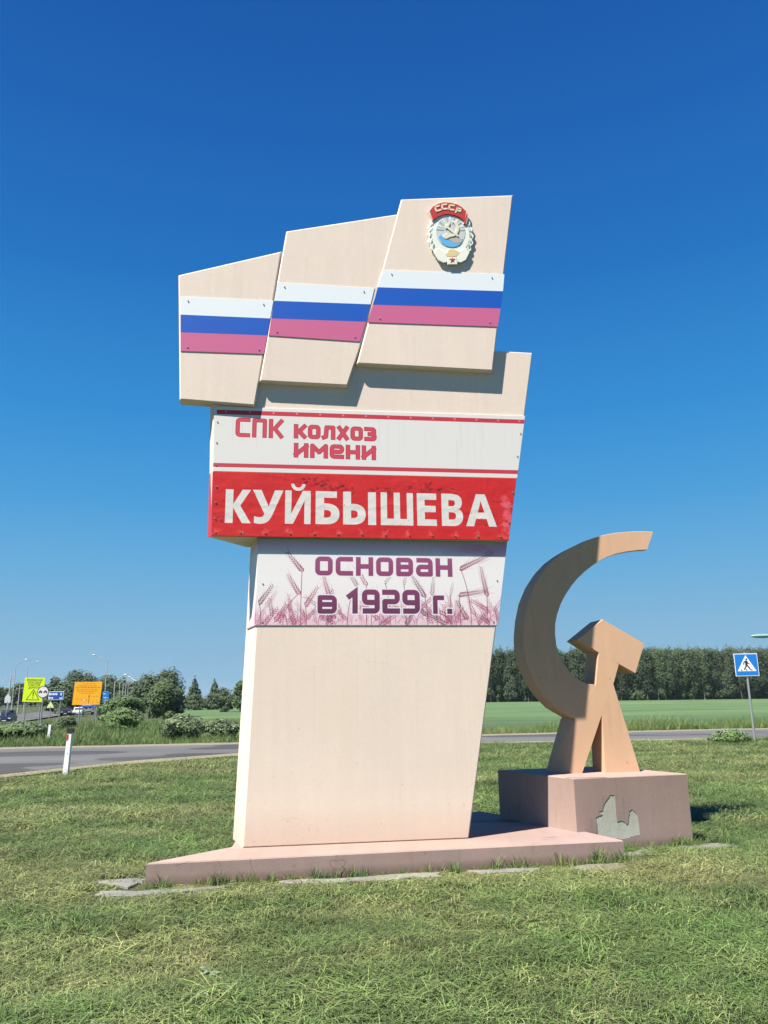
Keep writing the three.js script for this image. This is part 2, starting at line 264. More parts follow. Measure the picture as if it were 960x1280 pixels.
{
  const xs = range(-60, 70, .5);
  const asphalt = dataTex(1024, (u, v) => { const n = fbm(u * 5, v * 16, 4, 0) * smoothstep(Math.min(u, 1 - u), 0, .05), p = smoothstep(fbm(u * 3 + 4, v * 6 + 1, 3), .55, .6) * smoothstep(Math.min(u, 1 - u), 0, .08) * smoothstep(Math.min(v, 1 - v), 0, .08), f = hash(u * 1024 | 0, v * 1024 | 0); const k = .88 + .2 * (n - .5) - .26 * p + .14 * (f - .5); return [k, k, k * 1.01]; }, 14);
  tag(part('road', strip((x) => zNear(x) - .35 + .35 * (fbm(x * 2.1, 31, 3) - .5), (x) => zFar(x) + .3 + .3 * (fbm(x * 2.1, 47, 3) - .5), .055, 6, xs), std(.135, .135, .137, .9, { map: asphalt, bumpMap: soilBump, bumpScale: .006 })), 'worn grey asphalt side road curving past the monument', null, null, 'structure');
  const gravel = dataTex(512, (u, v) => { const k = .72 + .3 * fbm(u * 40, v * 40, 3, 40) + .2 * (hash(u * 512 | 0, v * 512 | 0) - .5); return [k, k * .97, k * .9]; }, 2);
  const gm = std(.27, .255, .21, 1, { map: gravel });
  tag(part('road_shoulder', merge([strip((x) => zNear(x) + lerp(1.0, .35, clamp((x + 6) / 6, 0, 1)), (x) => zNear(x) - .75, .046, 3, xs, .5), strip((x) => zFar(x) + .7, (x) => zFar(x) - .95, .046, 3, xs, .4)]), gm), 'pale sandy gravel along both edges of the side road', null, null, 'structure');
  // crop field to the forest
  const left = [[-300, -82], [-220, -60], [-100, -24], [-55, -10], [-38, -3.5], [-33, -3]];
  const rows = [-34, -36, -38.5, -42, -46, -51, -57, -64, -72, -82, -94, -108, -125, -150, -185, -230, -292], p = [], uv = [], ix = [], N = 14;
  for (const z of rows) for (let i = 0; i <= N; i++) { const x = lerp(interp(left, z), 420, Math.pow(i / N, 1.7)); p.push(x, drop(z) + .06 - (z > -37 && x > 0 ? .0 : 0), Math.min(z, zFar(Math.min(x, 70)) - 2.5)); uv.push(x, z); }
  for (let j = 0; j + 1 < rows.length; j++) for (let i = 0; i < N; i++) { const a = j * (N + 1) + i, b = a + 1, d = a + N + 1, e = d + 1; ix.push(a, b, d, b, e, d); }
  const g = new THREE.BufferGeometry(); g.setAttribute('position', new THREE.Float32BufferAttribute(p, 3)); g.setAttribute('uv', new THREE.Float32BufferAttribute(uv, 2)); g.setIndex(ix); g.computeVertexNormals();
  if (g.attributes.normal.getY(0) < 0) { g.index.array.reverse(); g.computeVertexNormals(); }
  const crop = dataTex(1024, (u, v) => { const w = smoothstep(Math.min(u, 1 - u), 0, .1) * smoothstep(Math.min(v, 1 - v), 0, .1); const n = (fbm(u * 3, v * 26, 4) - .5) * w, b = (fbm(u * 5 + 9, v * 9 + 2, 4) - .5) * w, f = hash(u * 1024 | 0, v * 1024 | 0) - .5; const k = .86 + .30 * n + .22 * b + .12 * f; return [k * (1 + .18 * b), k, k * .98]; }, 90);
  tag(part('crop_field', g, std(.122, .228, .082, 1, { map: crop, bumpMap: soilBump, bumpScale: .1 })), 'smooth green crop field stretching to the forest', null, null, 'structure');
  // highway far left
  const hw = [[-20, -46], [-45, -82], [-58, -112], [-76, -180], [-104, -300], [-150, -520], [-230, -900]], hp = [], hi = [], hu = [];
  const pts = []; for (let i = 0; i + 1 < hw.length; i++) for (let k = 0; k < 8; k++) pts.push([lerp(hw[i][0], hw[i + 1][0], k / 8), lerp(hw[i][1], hw[i + 1][1], k / 8)]);
  pts.forEach((q, i) => { const a = pts[Math.max(0, i - 1)], b = pts[Math.min(pts.length - 1, i + 1)], l = Math.hypot(b[0] - a[0], b[1] - a[1]), nx = -(b[1] - a[1]) / l, nz = (b[0] - a[0]) / l; for (const s of [-5.5, 5.5]) { hp.push(q[0] + nx * s, drop(q[1]) + .1, q[1] + nz * s); hu.push(q[0] + nx * s, q[1] + nz * s); } });
  for (let i = 0; i + 1 < pts.length; i++) { const a = i * 2; hi.push(a, a + 1, a + 2, a + 1, a + 3, a + 2); }
  const hg = new THREE.BufferGeometry(); hg.setAttribute('position', new THREE.Float32BufferAttribute(hp, 3)); hg.setAttribute('uv', new THREE.Float32BufferAttribute(hu, 2)); hg.setIndex(hi); hg.computeVertexNormals();
  if (hg.attributes.normal.getY(0) < 0) { hg.index.array.reverse(); hg.computeVertexNormals(); }
  tag(part('highway', hg, std(.14, .14, .145, .9, { map: asphalt })), 'grey highway running off to the left horizon', null, null, 'structure');
}

// ───────────────────────── monument ─────────────────────────
{
  tag(part('monument_plinth', block(slabPlan, -.1, .2, .012), M.pink), 'low pink painted concrete plinth under the tall monument', 'plinth');
  const BY = .2, T = THREE.MathUtils.degToRad(9);
  const mon = thing('roadside_monument', 'tall cream monument with three flag panels, lettered signs and an emblem', 'monument', [-1.381, BY, -7.822], T);
  const L = (q) => q.map(([x, y]) => [x, y - BY]);
  part('column', plate(L([[0, .2], [2.21, .2], [2.765, 3.25], [.078, 3.25], [.07, 2.285]]), 0, -.5, .012, L([[-.105, .2], [2.21, .2], [2.765, 3.25], [-.01, 3.25], [-.035, 2.285]])), M.cream, mon);
  { const front = L([[-.407, 3.205], [2.752, 3.205], [3.158, 5.44], [.35, 5.43], [-.46, 5.3]]), mid = L([[-.432, 3.205], [2.752, 3.205], [3.158, 5.44], [.35, 5.43], [-.492, 5.3]]), back = L([[-.06, 3.205], [2.752, 3.205], [3.158, 5.44], [.35, 5.43], [-.06, 5.3]]), at = (q, z) => q.map((p) => [...p, z]);
    part('upper_block', loft([at(inset(front, .008), .05), at(front, .042), at(mid, -.03), at(back, -.56)]), M.cream, mon); }
  const screw = new THREE.CylinderGeometry(.007, .009, .008, 8); screw.rotateX(Math.PI / 2);
  const screwAt = (x, y, z, parent, m = M.steel) => { const s = part('screw', screw, m, parent); s.position.set(x, y - BY, z); };
  const satin = { roughness: .4 };
  const flagMats = [std(.78, .83, .85, .45), std(.010, .10, .50, .4), std(.60, .135, .275, .42)];
  const names = ['white_stripe', 'blue_stripe', 'pink_stripe'];
  const flags = [
    [[[-.864, 6.092], [.249, 6.478], [.0, 4.614], [-.782, 4.644]], .11, [[-.827, 5.833], [.17, 5.854], [-.817, 5.617], [.14, 5.637], [-.807, 5.409], [.112, 5.432], [-.797, 5.193], [.082, 5.211]]],
    [[[.297, 6.727], [1.65, 7.085], [1.35, 6.07], [.993, 4.888], [.043, 4.891]], .125, [[.209, 6.072], [1.30, 6.085], [.176, 5.845], [1.253, 5.879], [.15, 5.63], [1.20, 5.66], [.127, 5.426], [1.131, 5.416]]],
    [[[1.628, 7.263], [3.005, 7.456], [2.643, 5.15], [1.094, 5.149]], .135, [[1.397, 6.316], [2.839, 6.374], [1.336, 6.092], [2.811, 6.153], [1.279, 5.87], [2.771, 5.929], [1.221, 5.652], [2.726, 5.696]]],
  ];
  for (const [o, z, s] of flags) {
    const f = part('flag_panel', plate(L(o), z, -.04, .014), M.creamFlag, mon);
    for (let k = 0; k < 3; k++) part(names[k], plate(L([s[2 * k], s[2 * k + 2], s[2 * k + 3], s[2 * k + 1]]), z + .006, z - .003, .0005), flagMats[k], f);
    const q = (u, v) => { const a = [lerp(s[0][0], s[6][0], v), lerp(s[0][1], s[6][1], v)], b = [lerp(s[1][0], s[7][0], v), lerp(s[1][1], s[7][1], v)]; return [lerp(a[0], b[0], u), lerp(a[1], b[1], u)]; };
    for (const [u, v] of [[.08, .08], [.9, .08], [.08, .92], [.93, .92]]) screwAt(...q(u, v), z + .009, f, v > .5 ? M.galv : M.steel);
  }
  // white board
  const R = rng(5);
  const whiteBoard = print(3.46, .78, -.43, 3.88 - BY, 520, (g) => {
    g.fillStyle = '#ece8e3'; g.fillRect(-1, 3, 5, 3);
    const Y = -BY;
    quad(g, [[-.398, 4.568 + Y], [3.012, 4.606 + Y], [3.004, 4.558 + Y], [-.396, 4.519 + Y]], '#cf3543');
    quad(g, [[-.43, 3.976 + Y], [2.91, 4.008 + Y], [2.90, 3.963 + Y], [-.43, 3.934 + Y]], '#cf3c4c');
    const dirt = (x, y, w, h, a) => { g.fillStyle = `rgba(120,105,90,${a})`; g.fillRect(x, y, w, h); };
    for (let i = 0; i < 26; i++) { const x = -.4 + R() * 3.4; dirt(x, 4.0 + R() * .3 + Y, .004 + R() * .012, .3 + R() * .3, .03 + R() * .05); }
    for (let i = 0; i < 14; i++) { const x = -.3 + i * .25; g.fillStyle = 'rgba(235,190,185,.6)'; g.beginPath(); g.arc(x, 4.555 + Y + x * .011, .012, 0, 7); g.fill(); }
    const edge = '#a92c3c', fill = '#d74657', o = { halo: .006, haloColor: edge };
    letters(g, 'спк', -.19, .302, 4.278 + Y, .205, .034, fill, { ...o, gap: .22 });
    letters(g, 'колхоз', .425, 1.312, 4.285 + Y, .152, .037, fill, o);
    letters(g, 'имени', .428, 1.303, 4.072 + Y, .152, .037, fill, o);
  }, .5);
  const wb = part('white_sign_board', plate(L([[-.428, 4.605], [3.022, 4.655], [2.889, 3.915], [-.409, 3.886]]), .062, .045, .002), whiteBoard, mon);
  for (const [x, y] of [[-.385, 4.43], [-.385, 4.2], [-.38, 3.955], [2.955, 4.44], [2.905, 4.17]]) screwAt(x, y, .064, wb);
  // red board
  const redBoard = print(3.36, .78, -.45, 3.17 - BY, 600, (g) => {
    const Y = -BY; g.fillStyle = '#d92a24'; g.fillRect(-1, 2, 5, 3);
    for (let i = 0; i < 900; i++) { const x = -.45 + R() * 3.4, y = 3.17 + R() * .78 + Y, s = R(); g.fillStyle = s < .5 ? `rgba(190,22,24,${.05 + R() * .1})` : `rgba(236,74,60,${.04 + R() * .09})`; g.beginPath(); g.ellipse(x, y, .02 + R() * .14, .006 + R() * .025, R() * .5 - .25, 0, 7); g.fill(); }
    g.lineCap = 'round'; // creases and scuffs of the printed sheet
    for (let i = 0; i < 26; i++) { let x = -.4 + R() * 3.0, y = 3.3 + R() * .58 + Y; g.strokeStyle = `rgba(125,14,18,${.25 + R() * .3})`; g.lineWidth = .003 + R() * .004; g.beginPath(); g.moveTo(x, y); for (let k = 0; k < 5; k++) { x += .03 + R() * .09; y += (R() - .45) * .05; g.lineTo(x, y); } g.stroke(); }
    for (const [cx, cy, n] of [[.62, 3.80, 26], [.9, 3.73, 22], [1.75, 3.78, 14], [2.0, 3.74, 14], [1.35, 3.70, 10], [2.55, 3.40, 8], [-.3, 3.40, 8]]) for (let i = 0; i < n; i++) { g.fillStyle = `rgba(96,18,14,${.2 + R() * .3})`; g.beginPath(); g.ellipse(cx + (R() - .5) * .34, cy + (R() - .5) * .10 + Y, .008 + R() * .03, .004 + R() * .012, R() - .3, 0, 7); g.fill(); }
    for (let i = 0; i < 13; i++) { const x = -.36 + i * .252, y = 3.245 + Y + .002 * i; for (let k = 0; k < 5; k++) { g.fillStyle = `rgba(244,140,132,${.25})`; g.beginPath(); g.ellipse(x + (R() - .5) * .08, y + (R() - .5) * .05, .012 + R() * .03, .005 + R() * .01, R() * 3, 0, 7); g.fill(); } }
    g.fillStyle = 'rgba(240,120,140,.35)'; for (let i = 0; i < 40; i++) { g.beginPath(); g.ellipse(2.70 + R() * .12, 3.2 + R() * .5 + Y, .01 + R() * .03, .01 + R() * .04, R() * 3, 0, 7); g.fill(); }
    // lettering: each letter placed to the widths of the photograph
    const word = 'КУЙБЫШЕВА', xs = [-.268, .012, .345, .665, .955, 1.357, 1.752, 2.022, 2.292], ws = [.255, .305, .262, .245, .345, .345, .21, .228, .335];
    g.font = 'bold 100px sans-serif';
    const H = .352;
    [...word].forEach((ch, i) => {
      const base = 3.343 + i * .0026 + Y, mt = g.measureText(ch === 'Й' ? 'И' : ch), m2 = mt, wpx = m2.actualBoundingBoxRight + m2.actualBoundingBoxLeft, cap = g.measureText('Ш').actualBoundingBoxAscent;
      g.save(); g.translate(xs[i], base); g.scale(ws[i] / wpx, -H / cap); g.fillStyle = g.strokeStyle = '#e9e4de'; g.lineWidth = 2; g.lineJoin = 'miter'; g.fillText(ch === 'Й' ? 'И' : ch, m2.actualBoundingBoxLeft, 0); g.strokeText(ch === 'Й' ? 'И' : ch, m2.actualBoundingBoxLeft, 0); g.restore();
      if (ch === 'Й') { g.strokeStyle = '#e9e4de'; g.lineWidth = .036; g.lineCap = 'butt'; g.beginPath(); g.arc(xs[i] + ws[i] / 2, base + H + .075, .058, Math.PI, 0); g.stroke(); }
    });
    for (let i = 0; i < 20; i++) { g.fillStyle = 'rgba(200,60,50,.5)'; g.beginPath(); g.ellipse(-.25 + R() * 2.9, 3.34 + R() * .36 + Y, .004 + R() * .012, .002 + R() * .004, R() * 3, 0, 7); g.fill(); }
  }, .38, { bumpMap: dataTex(512, (u, v) => { const a = fbm(u * 5, v * 5, 3, 5), b = 1 - Math.abs(fbm(u * 9, v * 9, 3, 9) - .5) * 3; const k = .6 * a + .4 * b; return [k, k, k]; }, 1.1, false), bumpScale: .004 });
  const redPoly = [[-.407, 3.882], [2.881, 3.913], [2.755, 3.208], [-.396, 3.197]];
  const rb = part('red_sign_board', plate(L(redPoly), .064, .045, .004), redBoard, mon);
  { const st = (x0, x1, z) => L([[x0, 3.882], [x1, 3.197]]).flatMap(([x, y], k) => k ? [[x, y, z], [x - .004, y, z]] : [[x - .004, y, z], [x, y, z]]); part('side_flange', loft([st(-.408, -.397, .062), st(-.452, -.440, -.04)]), std(.5, .04, .05, .45), rb); }
  for (let i = 0; i < 13; i++) screwAt(-.36 + i * .252, 3.238 + .001 * i, .068, rb);
  for (const y of [3.38, 3.55, 3.72]) { screwAt(-.37, y, .068, rb); screwAt(2.79 + (y - 3.5) * .18, y + .03, .068, rb); }
  // faded wheat banner on the column
  const banner = print(2.86, .96, -.12, 2.28 - BY, 560, (g) => {
    const Y = -BY, yb = 2.285 + Y;
    const gr = g.createLinearGradient(0, yb, 0, yb + .95); gr.addColorStop(0, '#f0ccd5'); gr.addColorStop(.2, '#f4eaea'); gr.addColorStop(.5, '#f6f2f0'); gr.addColorStop(.8, '#f5efee'); gr.addColorStop(.9, '#e3b6c4'); gr.addColorStop(.95, '#a8b8a4'); gr.addColorStop(1, '#6f9a80');
    g.fillStyle = gr; g.fillRect(-1, yb - .1, 5, 1.3);
    for (let i = 0; i < 10; i++) { g.fillStyle = 'rgba(214,120,160,.16)'; g.beginPath(); g.ellipse(1.9 + R() * .9, yb + .78 + R() * .1, .1 + R() * .2, .02 + R() * .05, 0, 0, 7); g.fill(); }
    const cols = ['#a8486a', '#8d3a58', '#b5557a', '#7d4a5e', '#c27a94'];
    const ear = (x, y, ang, len, col) => { // a wheat ear with rows of grains and awns
      const n = Math.max(5, Math.round(len / .024));
      for (let k = 0; k < n; k++) for (const s of [-1, 1]) { const t = (k + (s > 0 ? .5 : 0)) / n, w = Math.min(.036, len * .16) * (1 - .5 * t), px = x + Math.cos(ang) * len * t - Math.sin(ang) * s * w * .42, py = y + Math.sin(ang) * len * t + Math.cos(ang) * s * w * .42;
        g.save(); g.translate(px, py); g.rotate(ang + s * .62); g.fillStyle = col; g.globalAlpha = len > .2 ? .8 : .6; g.beginPath(); g.ellipse(0, 0, w * .62, w * .2, 0, 0, 7); g.fill(); g.restore();
        if (R() < .5) { g.strokeStyle = col; g.globalAlpha = .45; g.lineWidth = .002; g.beginPath(); g.moveTo(px, py); g.lineTo(px + Math.cos(ang + s * .3) * len * .32, py + Math.sin(ang + s * .3) * len * .32); g.stroke(); } g.globalAlpha = 1; }
    };
    const stalk = (x, y0, x2, y2, col, w = .005) => { g.strokeStyle = col; g.lineWidth = w; g.beginPath(); g.moveTo(x, y0); g.quadraticCurveTo(x, lerp(y0, y2, .6), x2, y2); g.stroke(); };
    for (let i = 0; i < 330; i++) { const x = -.1 + R() * 2.85, h = .04 + .24 * R() * R(); g.globalAlpha = .3 + R() * .35; stalk(x, yb + R() * .06, x + (R() - .5) * .16, yb + .03 + h, R() < .75 ? '#e6b4c4' : cols[R() * 5 | 0], .004 + R() * .008); g.globalAlpha = 1; }
    for (let i = 0; i < 95; i++) { const x = -.08 + R() * 2.75, y = yb + .02 + R() * R() * .24, a = Math.PI / 2 + (R() - .5) * 2.2; ear(x, y, a, .1 + R() * .13, cols[R() * 5 | 0]); }
    for (const [bx, x, y, a, l, c] of [[.52, .53, 2.86, 2.25, .26, 1], [.34, .50, 2.62, 2.1, .24, 0], [.12, .10, 2.52, .95, .24, 3], [.58, .57, 2.50, 1.0, .24, 0], [.70, .82, 2.57, 1.85, .28, 0], [.8, .78, 2.45, 1.25, .24, 1], [1.0, 1.1, 2.71, 2.1, .2, 3], [1.2, 1.2, 2.72, 2.1, .2, 1], [1.25, 1.26, 2.46, 3.0, .2, 0], [1.45, 1.4, 2.74, .9, .15, 3], [1.62, 1.6, 2.73, 1.3, .14, 3], [1.85, 1.82, 2.6, 2.1, .28, 3], [1.95, 1.9, 2.62, 1.45, .2, 3], [2.1, 2.1, 2.62, 1.3, .13, 3], [2.32, 2.22, 2.9, .45, .42, 1], [2.5, 2.5, 2.62, 1.75, .32, 1], [2.2, 2.2, 2.62, .15, .32, 1], [2.4, 2.35, 2.42, 1.9, .2, 0], [2.6, 2.58, 2.45, 1.0, .16, 0]]) { stalk(bx, yb, x, y + Y, cols[c], .006); ear(x, y + Y, a, l, cols[c]); }
    const pg = g.createLinearGradient(0, 2.41 + Y, 0, 3.02 + Y); pg.addColorStop(0, '#6b3358'); pg.addColorStop(.5, '#8a3f66'); pg.addColorStop(1, '#a2527c');
    const halo = { halo: .012, haloColor: 'rgba(240,236,240,.95)' };
    letters(g, 'основан', .665, 2.13, 2.812 + Y, .2, .05, pg, { ...halo, gap: .17 });
    letters(g, 'в', .692, .892, 2.415 + Y, .192, .05, pg, halo);
    letters(g, '1929', 1.0, 1.768, 2.418 + Y, .252, .056, pg, { ...halo, gap: .14 });
    letters(g, 'г', 1.908, 2.03, 2.418 + Y, .195, .05, pg, { ...halo, rel: { 'г': 1 } });
    letters(g, '.', 2.06, 2.115, 2.418 + Y, .055, .055, pg, halo);
    g.strokeStyle = 'rgba(110,70,70,.8)'; g.lineWidth = .005; g.beginPath(); g.moveTo(-.2, yb + .012); g.lineTo(2.8, yb + .014); g.stroke();
  }, .5);
  const bn = part('wheat_banner', plate(L([[.078, 3.22], [2.758, 3.22], [2.606, 2.296], [.0705, 2.292]]), .006, -.02, .001), banner, mon);
  part('banner_side', loft([L([[.0765, 3.22], [.0695, 2.292]]).flatMap(([x, y], i) => i ? [[x, y, .004], [x - .005, y, .004]] : [[x - .005, y, .004], [x, y, .004]]), L([[.001, 3.05], [-.0225, 2.292]]).flatMap(([x, y], i) => i ? [[x, y, -.42], [x - .005, y, -.42]] : [[x - .005, y, -.42], [x, y, -.42]])]), banner, bn);
  for (const [x, y] of [[.13, 2.33], [.13, 2.72], [2.56, 2.34], [2.62, 2.78], [.15, 3.15], [2.70, 3.12]]) screwAt(x, y, .008, bn, M.galv);

  // emblem: drawn on a grid of 960 units over 1.07 m
  const em = new THREE.Group(); em.name = numbered('emblem'); mon.add(em);
  const E = (x, y) => [2.212 + (x - 480) * .00110 + (y - 480) * .00002, 6.843 - BY - (y - 480) * .001207 + (x - 480) * .0001];
  const EP = (l) => l.map(([x, y]) => E(x, y));
  const ring = (cx, cy, rx, ry, n, a0 = 0, a1 = Math.PI * 2, f = () => 1) => Array.from({ length: n }, (_, i) => { const a = a0 + (a1 - a0) * i / (a1 - a0 >= 6.28 ? n : n - 1), k = f(a, i); return [cx + Math.cos(a) * rx * k, cy + Math.sin(a) * ry * k]; });
  const flat = (pts, z0, z1, c = .003) => plate(EP(pts), z0, z1, c);
  const pale = std(.84, .85, .74, .5), grey = std(.56, .61, .60, .55), greyGreen = std(.34, .42, .38, .55), cyan = std(.13, .45, .78, .45), ivory = std(.80, .72, .52, .5), gold = std(.74, .60, .30, .45), ribbonRed = std(.52, .035, .035, .5), brownish = std(.46, .42, .36, .6);
  em.position.z = .135; em.scale.z = .5;
  const EZ = 0, CX = 470, CY = 500;
  part('mounting', flat(ring(CX, CY + 20, 150, 150, 20), EZ + .035, EZ - .01), M.steel, em);
  // toothed outer wheel
  part('gear_ring', flat(ring(CX, CY, 246, 296, 96, 0, Math.PI * 2, (a, i) => (i % 4 < 2 ? 1.035 : .975)), EZ + .05, EZ + .028), pale, em);
  for (const s of [-1, 1]) for (let i = 0; i < 9; i++) { const a = Math.PI / 2 + s * (.42 + i * .23), x = CX + Math.cos(a) * 216, y = CY + Math.sin(a) * 256; part('laurel_leaf', flat(ring(x, y, 11, 27, 8).map(([px, py]) => { const t = a - Math.PI / 2 + s * .5 + Math.PI / 2, dx = px - x, dy = py - y; return [x + dx * Math.cos(t) - dy * Math.sin(t), y + dx * Math.sin(t) + dy * Math.cos(t)]; }), EZ + .062, EZ + .045), i % 2 ? greyGreen : grey, em); }
  part('white_ring', flat(ring(CX, CY - 20, 212, 240, 48), EZ + .058, EZ + .04), pale, em);
  part('disc', flat(ring(CX, CY - 35, 163, 172, 40), EZ + .064, EZ + .05), grey, em);
  for (let i = 0; i < 11; i++) { const a = Math.PI + .15 + i * .29; part('ray', flat([[CX + Math.cos(a - .02) * 70, CY - 40 + Math.sin(a - .02) * 70], [CX + Math.cos(a - .05) * 155, CY - 38 + Math.sin(a - .05) * 162], [CX + Math.cos(a + .05) * 155, CY - 38 + Math.sin(a + .05) * 162], [CX + Math.cos(a + .02) * 70, CY - 40 + Math.sin(a + .02) * 70]], EZ + .068, EZ + .06, .001), i % 2 ? pale : greyGreen, em); }
  part('sea', flat([[332, 520], [350, 492], [385, 520], [420, 548], [455, 560], [500, 590], [545, 596], [590, 578], [560, 610], [520, 628], [470, 634], [415, 622], [370, 592]], EZ + .069, EZ + .06, .002), cyan, em);
  part('land', flat([[385, 515], [430, 505], [480, 535], [545, 532], [600, 540], [592, 574], [545, 592], [500, 586], [455, 556], [420, 544]], EZ + .0675, EZ + .06, .002), brownish, em);
  // small hammer and sickle of the emblem
  const arc = (cx, cy, r, a0, a1, n) => ring(cx, cy, r, r * .95, n, a0, a1);
  const outerArc = arc(468, 430, 98, -1.15, 1.75, 16), innerArc = arc(452, 428, 80, -1.05, 1.55, 16).reverse();
  part('sickle_motif', flat([...outerArc, ...innerArc], EZ + .078, EZ + .064, .002), ivory, em);
  part('sickle_grip', flat([[455, 500], [475, 522], [412, 548], [388, 528], [392, 500], [430, 478]], EZ + .077, EZ + .064, .002), ivory, em);
  part('hammer_motif', flat([[405, 412], [440, 378], [470, 372], [462, 400], [448, 412], [545, 500], [560, 520], [540, 522], [430, 428], [418, 440]], EZ + .080, EZ + .066, .002), ivory, em);
  // ribbon with letters
  part('ribbon', flat([[248, 238], [290, 190], [350, 160], [420, 147], [490, 150], [560, 172], [612, 204], [652, 245], [628, 352], [585, 318], [530, 294], [460, 278], [400, 284], [340, 308], [282, 345]], EZ + .086, EZ + .05, .004), ribbonRed, em);
  part('ribbon_edge', flat([[232, 250], [252, 226], [300, 178], [360, 148], [430, 134], [500, 140], [570, 160], [625, 198], [668, 250], [664, 330], [646, 392], [622, 378], [640, 300], [655, 248], [610, 200], [560, 170], [420, 146], [290, 190], [248, 236], [282, 345], [276, 352]], EZ + .080, EZ + .05, .002), ivory, em);
  part('ribbon_fold', flat([[655, 262], [668, 276], [640, 392], [615, 384]], EZ + .083, EZ + .05, .002), ribbonRed, em);
  const strokeGlyph = (cx, cy, rot, segs, w) => segs.map(([x0, y0, x1, y1]) => { const l = Math.hypot(x1 - x0, y1 - y0) || 1, ux = (x1 - x0) / l * w / 2, uy = (y1 - y0) / l * w / 2, q = [[x0 - ux - uy, y0 - uy + ux], [x1 + ux - uy, y1 + uy + ux], [x1 + ux + uy, y1 + uy - ux], [x0 - ux + uy, y0 - uy - ux]]; return plate(EP(q.map(([x, y]) => [cx + x * Math.cos(rot) - y * Math.sin(rot), cy + x * Math.sin(rot) + y * Math.cos(rot)])), EZ + .094, EZ + .08, .001); });
  const letterC = [[24, -24, -24, -24], [-24, -24, -24, 24], [-24, 24, 24, 24]], letterR = [[-22, 28, -22, -24], [-22, -24, 22, -24], [22, -24, 22, 2], [22, 2, -22, 2]];
  [[340, 218, -.32, letterC], [415, 198, -.08, letterC], [493, 206, .14, letterC], [568, 240, .4, letterR]].forEach(([x, y, r, s]) => part('raised_letter', merge(strokeGlyph(x, y, r, s, 17)), ivory, em));
  // lower bands and star
  for (const s of [-1, 1]) part('side_band', flat([[CX + s * 60, 690], [CX + s * 150, 640], [CX + s * 196, 690], [CX + s * 150, 770], [CX + s * 95, 798], [CX + s * 48, 790]].map((p) => p), EZ + .07, EZ + .04), pale, em);
  part('wheat_sheaf', flat([[412, 700], [440, 655], [500, 655], [560, 690], [530, 730], [420, 735]], EZ + .072, EZ + .05), gold, em);
  part('star_plate', flat([[420, 740], [520, 740], [524, 818], [418, 818]], EZ + .078, EZ + .04), pale, em);
  part('red_star', flat(Array.from({ length: 10 }, (_, i) => { const a = -Math.PI / 2 + i * Math.PI / 5, r = i % 2 ? 14 : 34; return [470 + Math.cos(a) * r, 772 + Math.sin(a) * r]; }), EZ + .086, EZ + .07, .002), ribbonRed, em);
}

